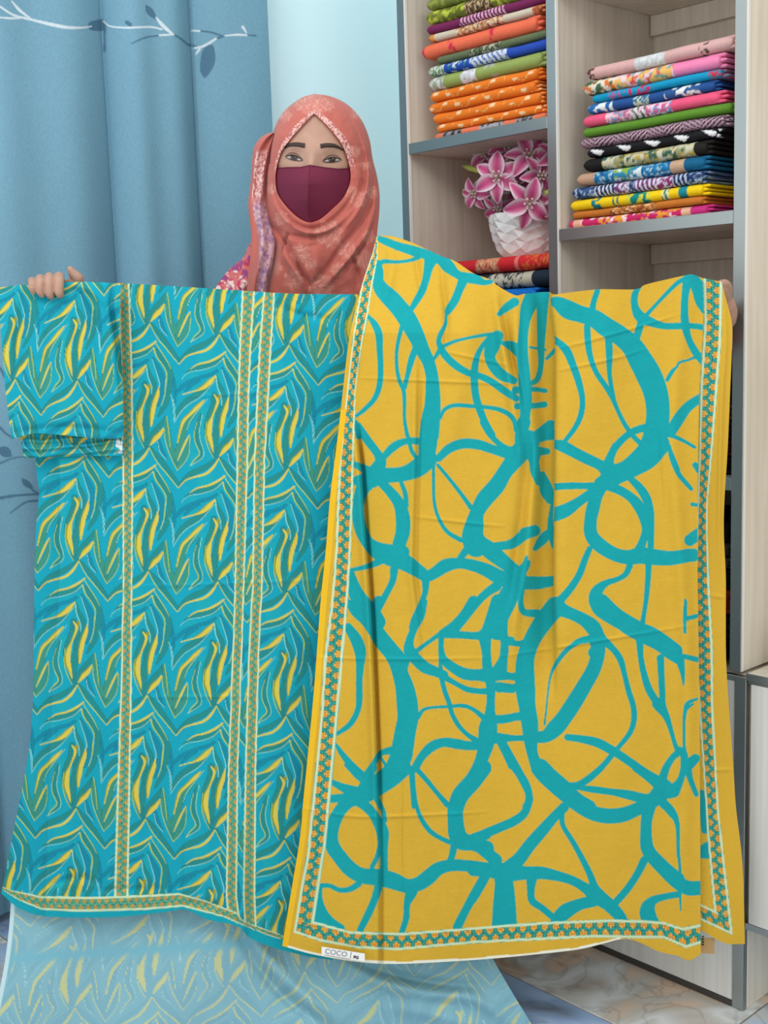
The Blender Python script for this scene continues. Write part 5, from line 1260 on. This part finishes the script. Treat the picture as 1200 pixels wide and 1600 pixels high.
for k, (x, y0) in enumerate(((1135, 444), (1130, 453), (1125, 462), (1121, 471))):
    hand_r.append(finger([(1128, 486, 1.965), (x + 1, y0 + 16, 1.948), (x + 1.5, y0 + 5, 1.93), (x - 3, y0 - 1, 1.918), (x - 14, y0 + 2, 1.912), (x - 24, y0 + 6, 1.912)], [.010, .0085, .0075, .007, .0065, .005]))
hand_r.append(finger([(1124, 488, 1.96), (1112, 474, 1.93), (1106, 462, 1.915), (1104, 452, 1.912)], [.012, .010, .0085, .006]))
hand_r.append(tube([at(1128, 500, 1.985), at(1129, 488, 1.968), at(1130, 472, 1.95)], [.023, .024, .018], 12))
ml, mr_ = remeshed(hand_l, .0011, 2), remeshed(hand_r, .0018, 3)
# head: front relief sculpted as a face, closed by the back of the skull
cxs, cys = np.meshgrid(np.linspace(378, 896, 120), np.linspace(90, 860, 150))
ang = np.linspace(0, 2 * np.pi, 97)[:-1]; kk = np.linspace(0, 1, 60)
CX = 637 + 258 * kk[:, None] * np.cos(ang); CY = 470 + 392 * kk[:, None] * np.sin(ang)
PF = FP(CX, CY, face_Y(CX, CY))
kb = np.linspace(1, 0, 20)[1:]
ctr = FP(637, 470, YH)
PBk = np.stack([FP(637 + 258 * k_ * np.cos(ang), 470 + 392 * k_ * np.sin(ang), YH + .085 * (1 - k_ * k_) ** .5) for k_ in kb])
PH = np.concatenate([PF, PBk]); nh, na = PH.shape[:2]
idx = np.arange(nh * na).reshape(nh, na); idw = np.concatenate([idx, idx[:, :1]], 1)
QH = np.stack([idw[:-1, :-1], idw[:-1, 1:], idw[1:, 1:], idw[1:, :-1]], -1).reshape(-1, 4)
hm = bpy.data.meshes.new('tmp'); hm.from_pydata([tuple(v) for v in PH.reshape(-1, 3)], [], [tuple(map(int, q_)) for q_ in QH]); hm.update()
keys = list(SK); body_sk = skinned(keys, ED)
bm = bmesh.new()
for me in (body_sk, ml, mr_, hm): bm.from_mesh(me)
bmesh.ops.remove_doubles(bm, verts=bm.verts, dist=1e-6); bmesh.ops.recalc_face_normals(bm, faces=bm.faces)
bme = bpy.data.meshes.new('body'); bm.to_mesh(bme); bm.free(); bme.materials.clear(); bme.materials.append(M['skin'])
bme.polygons.foreach_set('use_smooth', [True] * len(bme.polygons)); bme.polygons.foreach_set('material_index', [0] * len(bme.polygons))
bod = link(bpy.data.objects.new('body', bme), pr)

# eyes, lashes, brows
m, n, l, b = new_mat('eye', rough=.15, spec=.6); a = n.new('ShaderNodeAttribute'); a.attribute_name = 'Col'; l.new(a.outputs['Color'], b.inputs['Base Color']); M['eye'] = m
M['hair'] = new_mat('dark_brow_hair', (58, 44, 38), .8)[0]; M['lid'] = new_mat('lid_line', (70, 46, 40), .8)[0]
for ex, ey, xl_, xr_, tl, ix in ((521, 437, 472, 572, (470, 432), 524), (744, 448, 692, 800, (800, 446), 745)):
    t = np.linspace(0, 1, 41)[None]; v = np.linspace(0, 1, 17)[:, None]
    xs = xl_ + (xr_ - xl_) * t; ycorn = (tl[1] if ex < 600 else 458) + ((452 if ex < 600 else 450) - (tl[1] if ex < 600 else 458)) * t
    up_ = ycorn - 19 * np.sin(np.pi * t) ** .7; lo_ = ycorn + 9 * np.sin(np.pi * t) ** .8
    X = xs + 0 * v; Yc = up_ + (lo_ - up_) * v
    Yd = face_Y(X, Yc) - .0012 - .0016 * np.sin(np.pi * t) * np.sin(np.pi * v)
    rI = np.hypot(X - ix, (Yc - (ey - 3)) * 1.0)
    col = mix(np.broadcast_to(lin((176, 164, 158)), X.shape + (3,)), lin((66, 44, 34)), 1 - sstep(20, 25, rI)); col = mix(col, lin((16, 12, 12)), 1 - sstep(8, 11, rI))
    col = mix(col, lin((250, 250, 250)), 1 - sstep(3, 5, np.hypot(X - ix - 6, Yc - ey + 10)))  # catchlight painted into the eye colour
    col = mix(col, lin((150, 110, 98)), 1 - sstep(0, .12, t + 0 * v)); col = mix(col, lin((150, 110, 98)), sstep(.9, 1, t + 0 * v))
    grid_obj('eye', FP(X, Yc, Yd), M['eye'], bod, col)
    tt = np.linspace(0, 1, 24); yc1 = np.interp(tt, [0, 1], [(tl[1] if ex < 600 else 458), (452 if ex < 600 else 450)]); xs1 = xl_ + (xr_ - xl_) * tt
    yu = yc1 - 19 * np.sin(np.pi * tt) ** .7; P = FP(xs1, yu, face_Y(xs1, yu) - .0022)
    V, F = tube(P, (.0005 + .0009 * np.sin(np.pi * tt) ** .5), 6); py_mesh('eyelashes', V, F, M['hair'], bod, smooth=True)
    yl_ = yc1 + 9 * np.sin(np.pi * tt) ** .8; P = FP(xs1, yl_, face_Y(xs1, yl_) - .0016)
    V, F = tube(P, .0003 + .0003 * np.sin(np.pi * tt), 6); py_mesh('lower_lid', V, F, M['lid'], bod, smooth=True)
    yk = yc1 - 31 * np.sin(np.pi * tt) ** .6 - 2; P = FP(xs1, yk, face_Y(xs1, yk) - .0004); V, F = tube(P, .0002 + .0004 * np.sin(np.pi * tt), 6); py_mesh('lid_crease', V, F, M['lid'], bod, smooth=True)
for cl, cu, in (([(468, 384), (500, 372), (540, 372), (584, 380)], [(462, 372), (500, 350), (545, 346), (588, 352)]), ([(680, 382), (720, 376), (770, 380), (812, 398)], [(676, 356), (720, 350), (770, 358), (816, 390)])):
    a, b_ = resample(cl, 40), resample(cu, 40); v = np.linspace(0, 1, 9)[:, None]
    X = a[None, :, 0] * (1 - v) + b_[None, :, 0] * v; Yc = a[None, :, 1] * (1 - v) + b_[None, :, 1] * v
    X = X + 3 * (vnoise(X / 4, Yc / 4, 3) - .5); Yd = face_Y(X, Yc) - .0008 - .0014 * np.sin(np.pi * v)
    grid_obj('eyebrow', FP(X, Yc, Yd), M['hair'], bod)

# --- mask
m, n, l, b = new_mat('maroon_mask_cloth', (104, 30, 56), .75, spec=.3); M['mask'] = m
ns = n.new('ShaderNodeTexNoise'); ns.inputs['Scale'].default_value = 900; bp = n.new('ShaderNodeBump'); bp.inputs['Strength'].default_value = .2; bp.inputs['Distance'].default_value = .0004
l.new(ns.outputs['Fac'], bp.inputs['Height']); l.new(bp.outputs['Normal'], b.inputs['Normal'])
top = interp([(385, 492), (425, 496), (480, 491), (560, 490), (600, 482), (618, 477), (640, 482), (700, 491), (780, 500), (835, 497), (885, 490)], 0)
xs = np.linspace(385, 885, 130)[None]; v = np.linspace(0, 1, 90)[:, None]
Yc = top(xs) + (850 - top(xs)) * v; X = xs + 0 * v
msk = grid_obj('face_mask', FP(X, Yc, mask_Y(X, Yc)), M['mask'], pr); msk['label'] = 'maroon cloth face mask with a centre seam'
xc = interp([(618, 477), (606, 560), (602, 680), (614, 830)]); yy = np.linspace(480, 780, 40); P = FP(xc(yy), yy, mask_Y(xc(yy), yy) - .0004)
V, F = tube(P, np.full(40, .0006), 6); py_mesh('seam', V, F, M['mask'], msk, smooth=True)
tt = np.linspace(400, 870, 60); P = FP(tt, top(tt) + 3, mask_Y(tt, top(tt) + 3) - .0003); V, F = tube(P, np.full(60, .0008), 6); py_mesh('hem', V, F, M['mask'], msk, smooth=True)

# --- headscarf
inner = [(640, 178), (700, 233), (760, 300), (808, 370), (838, 450), (854, 530), (846, 600), (806, 678), (742, 742), (680, 794), (622, 816), (575, 804), (525, 770), (466, 708), (424, 640), (414, 560), (424, 480), (450, 402), (500, 330), (565, 255)]
outer = [(640, 62), (740, 78), (840, 128), (920, 218), (965, 330), (983, 440), (1008, 540), (1024, 650), (1022, 760), (1010, 880), (1010, 1000), (1040, 1180), (1060, 1420), (900, 1560), (640, 1600), (400, 1560), (320, 1420), (364, 1180), (402, 1000), (388, 900), (370, 800), (354, 700), (358, 560), (368, 450), (392, 320), (428, 218), (480, 148), (560, 88)]
C0 = np.array([635.0, 500.0])


def radial(poly, th):
    p = catmull(poly + poly[:1], 8); a = np.arctan2(p[:, 1] - C0[1], p[:, 0] - C0[0]); r_ = np.hypot(p[:, 0] - C0[0], p[:, 1] - C0[1])
    o_ = np.argsort(a); a, r_ = a[o_], r_[o_]
    return np.interp(th, np.r_[a - 2 * np.pi, a, a + 2 * np.pi], np.r_[r_, r_, r_])


NT, NK = 420, 150
th = np.linspace(-np.pi, np.pi, NT, endpoint=False); ri, ro = radial(inner, th), radial(outer, th)
k = np.linspace(0, 1, NK)[:, None]
Rr = ri + (ro - ri) * k
X = C0[0] + Rr * np.cos(th); Yc = C0[1] + Rr * np.sin(th)
xi, yi_ = C0[0] + ri * np.cos(th), C0[1] + ri * np.sin(th)
Yin = np.minimum(face_Y(xi, yi_), np.where(yi_ > 480, mask_Y(xi, yi_), 9)) - .007
dn = sstep(.15, .75, np.sin(th)); Yout = YH + .015 + (-.055) * dn
g = (1 - np.sqrt(np.clip(1 - (k * .995) ** 2, 0, 1))) * (1 - dn) + dn * (k ** 1.6)
YS_ = Yin + (Yout - Yin) * g
roll = 0.006 * np.exp(-(k / .05) ** 2) * (1 - 0 * th)          # rolled edge round the face
rel = np.zeros_like(X)
for L_, w_, a_ in (([(350, 640), (372, 800), (450, 900), (520, 1010), (600, 1190), (640, 1300)], 16, -.009), ([(410, 640), (440, 730), (530, 822), (620, 850), (720, 822), (820, 730), (885, 620)], 13, -.007),
                   ([(405, 690), (470, 800), (560, 860), (640, 880), (740, 850), (850, 750), (915, 640)], 16, .007), ([(890, 280), (922, 400), (930, 550), (880, 700), (760, 840)], 15, -.007),
                   ([(925, 330), (955, 450), (958, 590), (905, 740), (800, 880)], 16, .008), ([(960, 420), (988, 600), (935, 780), (800, 960), (700, 1100), (620, 1190)], 14, -.009),
                   ([(1000, 640), (985, 800), (900, 960), (770, 1110), (690, 1200)], 20, .009), ([(1000, 760), (960, 900), (880, 1020), (780, 1140)], 13, -.008), ([(540, 1040), (565, 1110), (622, 1190)], 12, -.009),
                   ([(420, 850), (520, 895), (640, 905), (760, 870)], 15, -.006), ([(395, 340), (382, 480), (398, 600), (420, 700)], 11, -.005), ([(430, 930), (480, 1030), (560, 1150), (600, 1240)], 20, .009),
                   ([(850, 1000), (890, 1100), (900, 1200)], 16, -.008), ([(640, 950), (660, 1050), (650, 1150)], 40, .008), ([(820, 150), (880, 260), (905, 330)], 12, -.003), ([(430, 260), (400, 360), (395, 470)], 12, .004)):
    rel += dist_to(X, Yc, [L_], w_, a_)
rel += .003 * (fbm(X / 50, Yc / 50, 31) - .5)
edgefade = 1 - sstep(.86, 1.0, k + 0 * th)
YS_ = YS_ - 1.35 * rel * edgefade * np.minimum(1, k / .04) - roll * 0
PS = FP(X, Yc, YS_)
# printed design
cor, palc = lin((196, 106, 94)), lin((226, 166, 150))
col = np.broadcast_to(cor, X.shape + (3,)) * (0.95 + .1 * fbm(X / 120, Yc / 120, 41))[..., None]
fil = np.abs(fbm(X / 20, Yc / 20, 51, 3) - .5); filg = 1 - sstep(.018, .06, fil)
spots = np.zeros_like(X)
for sx, sy, sr in ((640, 118, 85), (560, 125, 40), (720, 130, 40), (725, 880, 85), (560, 1000, 62), (900, 680, 52), (860, 640, 40), (830, 980, 60), (400, 1075, 55), (520, 1150, 62), (930, 1030, 60), (680, 1185, 75), (450, 790, 45), (880, 400, 38), (940, 480, 32), (980, 640, 40), (390, 620, 34), (470, 190, 42), (960, 900, 40), (780, 1090, 45), (880, 180, 28), (620, 1060, 40)):
    an_ = np.arctan2(Yc - sy, X - sx); rr_ = np.hypot(X - sx, Yc - sy) / (sr * (.78 + .30 * np.abs(np.sin(an_ * 3.5 + sx)) + .25 * (vnoise(X / 9, Yc / 9, 7) - .5)))
    spots = np.maximum(spots, 1 - sstep(.85, 1.0, rr_))
col = mix(col, palc, np.clip(spots * (.30 + .7 * filg), 0, 1) * .8)
lace = (1 - sstep(.0, .012, np.abs(k - .12 + 0 * th) - .10)) * (1 - sstep(-.25, .15, np.sin(th)))
lac = sstep(.45, .6, vnoise(X / 7, Yc / 7, 61)); lc = mix(np.broadcast_to(lin((238, 196, 186)), col.shape), lin((184, 112, 112)), lac)
col = mix(col, lc, lace * .85)
# back of the scarf
kb = np.linspace(1, 0, 34)[1:, None]
fullr = ro * kb; Xb = C0[0] + fullr * np.cos(th); Ybk = C0[1] + fullr * np.sin(th)
Yb = Yout + (.115 + .02 * dn) * np.sqrt(np.clip(1 - kb ** 2, 0, 1))
PBs = FP(Xb, Ybk, Yb); colb = np.broadcast_to(cor, PBs.shape)
# inner lining turned in behind the face edge
PIn = FP(xi, yi_, Yin + .010)[None] * 1.0
PALL = np.concatenate([PIn, PS, PBs]); CALL = np.concatenate([np.broadcast_to(cor, PIn.shape), col, colb])
sc = grid_obj('headscarf', PALL, M['scarf'], pr, CALL, wrap=True); sc['label'] = 'coral headscarf with pale floral print and lace edge'


def patch(name, L, R, Yf, colf, nu=50, nv=160, parent=pr):
    L, R = resample(L, nv), resample(R, nv); u = np.linspace(0, 1, nu)[None]
    X = L[:, 0][:, None] * (1 - u) + R[:, 0][:, None] * u; Y_ = L[:, 1][:, None] * (1 - u) + R[:, 1][:, None] * u
    o = grid_obj(name, FP(X, Y_, Yf(X, Y_, u + 0 * X)), M['scarf'], parent, colf(X, Y_, u + 0 * X)); return o


def tailcol(X, Y_, u):
    c = np.broadcast_to(cor, X.shape + (3,)).copy()
    fl_ = sstep(.42, .55, fbm(X / 16, Y_ / 16, 71))
    lil = mix(np.broadcast_to(lin((206, 164, 178)), c.shape), lin((150, 108, 150)), fl_ * .8); lil = mix(lil, lin((236, 190, 180)), sstep(.55, .62, fbm(X / 12, Y_ / 12, 75)) * .7)
    lc_ = mix(np.broadcast_to(lin((236, 196, 190)), c.shape), lin((190, 110, 110)), sstep(.45, .6, vnoise(X / 8, Y_ / 8, 73)))
    c = mix(c, lc_, sstep(380, 430, Y_) * (1 - sstep(640, 700, Y_)) * (np.abs(u - .45) < .3))
    c = mix(c, lil, sstep(.25, .4, u + (900 - Y_) / 1600) * sstep(650, 740, Y_)); return c


t2 = patch('scarf_tail', [(395, 285), (335, 312), (290, 372), (276, 460), (268, 580), (254, 700), (262, 800), (270, 860), (272, 940), (262, 1060), (248, 1180), (235, 1380)],
           [(410, 300), (402, 380), (385, 470), (372, 580), (366, 700), (378, 800), (402, 880), (412, 960), (392, 1080), (366, 1180), (350, 1380)],
           lambda X, Y_, u: YH - .015 - .05 * sstep(500, 1100, Y_) - .022 * np.sin(np.pi * u) ** .7 + .008 * np.sin(u * 11 + Y_ / 160) * np.sin(np.pi * u), tailcol)
t2['label'] = 'lilac patterned scarf end hanging beside the face'


def endcol(X, Y_, u):
    n1, n2, n3 = fbm(X / 26, Y_ / 26, 81), fbm(X / 30, Y_ / 30, 85), fbm(X / 18, Y_ / 18, 88)
    c = np.broadcast_to(lin((212, 110, 108)), X.shape + (3,)); c = mix(c, lin((240, 214, 206)), sstep(.5, .56, n1) * sstep(1060, 1110, Y_)); c = mix(c, lin((150, 70, 130)), sstep(.55, .6, n2)); c = mix(c, lin((196, 60, 96)), sstep(.6, .64, n3)); return c


patch('scarf_shoulder', [(285, 905), (250, 965), (225, 1020), (150, 1085), (85, 1165), (40, 1260), (20, 1400)], [(330, 900), (330, 1000), (330, 1060), (330, 1110), (330, 1180), (330, 1280), (330, 1420)],
      lambda X, Y_, u: YH + .02 - .06 * np.sin(np.pi * (.12 + u * .6)) - .01 * np.sin(Y_ / 40 + u * 6) * .4, endcol)

# --- long dress over the body
M['dress'] = None
m, n, l, b = new_mat('rose_print_dress', (176, 84, 100), .85, spec=.2)
ns = n.new('ShaderNodeTexNoise'); ns.inputs['Scale'].default_value = 28; r = n.new('ShaderNodeValToRGB'); r.color_ramp.elements[0].position = .45; r.color_ramp.elements[1].position = .6
r.color_ramp.elements[0].color = (*lin((150, 60, 84)), 1); r.color_ramp.elements[1].color = (*lin((206, 130, 136)), 1); l.new(ns.outputs['Fac'], r.inputs['Fac']); l.new(r.outputs['Color'], b.inputs['Base Color']); M['dress'] = m
dk = ['pel', 'wst', 'chs', 'nek', 'ls', 'le', 'lw', 'rs', 're', 'rw']
SK['nek'] = ((bx, 2.235, 1.29), (.055, .055))
dme = skinned(dk, ['pel wst', 'wst chs', 'chs nek', 'chs ls', 'ls le', 'le lw', 'chs rs', 'rs re', 're rw'], 1.0, .012)
bm = bmesh.new(); bm.from_mesh(dme)
an = np.linspace(0, 2 * np.pi, 64, endpoint=False); prev = None
for z_, rx, ry in ((.98, .125, .105), (.9, .155, .125), (.8, .175, .14), (.6, .19, .155), (.35, .205, .165), (.09, .215, .17)):
    ring = [bm.verts.new((bx + rx * (1 + .05 * math.sin(9 * a) * (1 - z_)) * math.cos(a), 2.25 + ry * (1 + .05 * math.sin(9 * a) * (1 - z_)) * math.sin(a), z_)) for a in an]
    if prev:
        for i in range(64): bm.faces.new((prev[i], prev[(i + 1) % 64], ring[(i + 1) % 64], ring[i]))
    prev = ring
bmesh.ops.recalc_face_normals(bm, faces=bm.faces)
d2 = bpy.data.meshes.new('dress'); bm.to_mesh(d2); bm.free(); d2.materials.clear(); d2.materials.append(M['dress']); d2.polygons.foreach_set('use_smooth', [True] * len(d2.polygons))
link(bpy.data.objects.new('dress', d2), pr)
for me in list(bpy.data.meshes):
    if me.users == 0: bpy.data.meshes.remove(me)
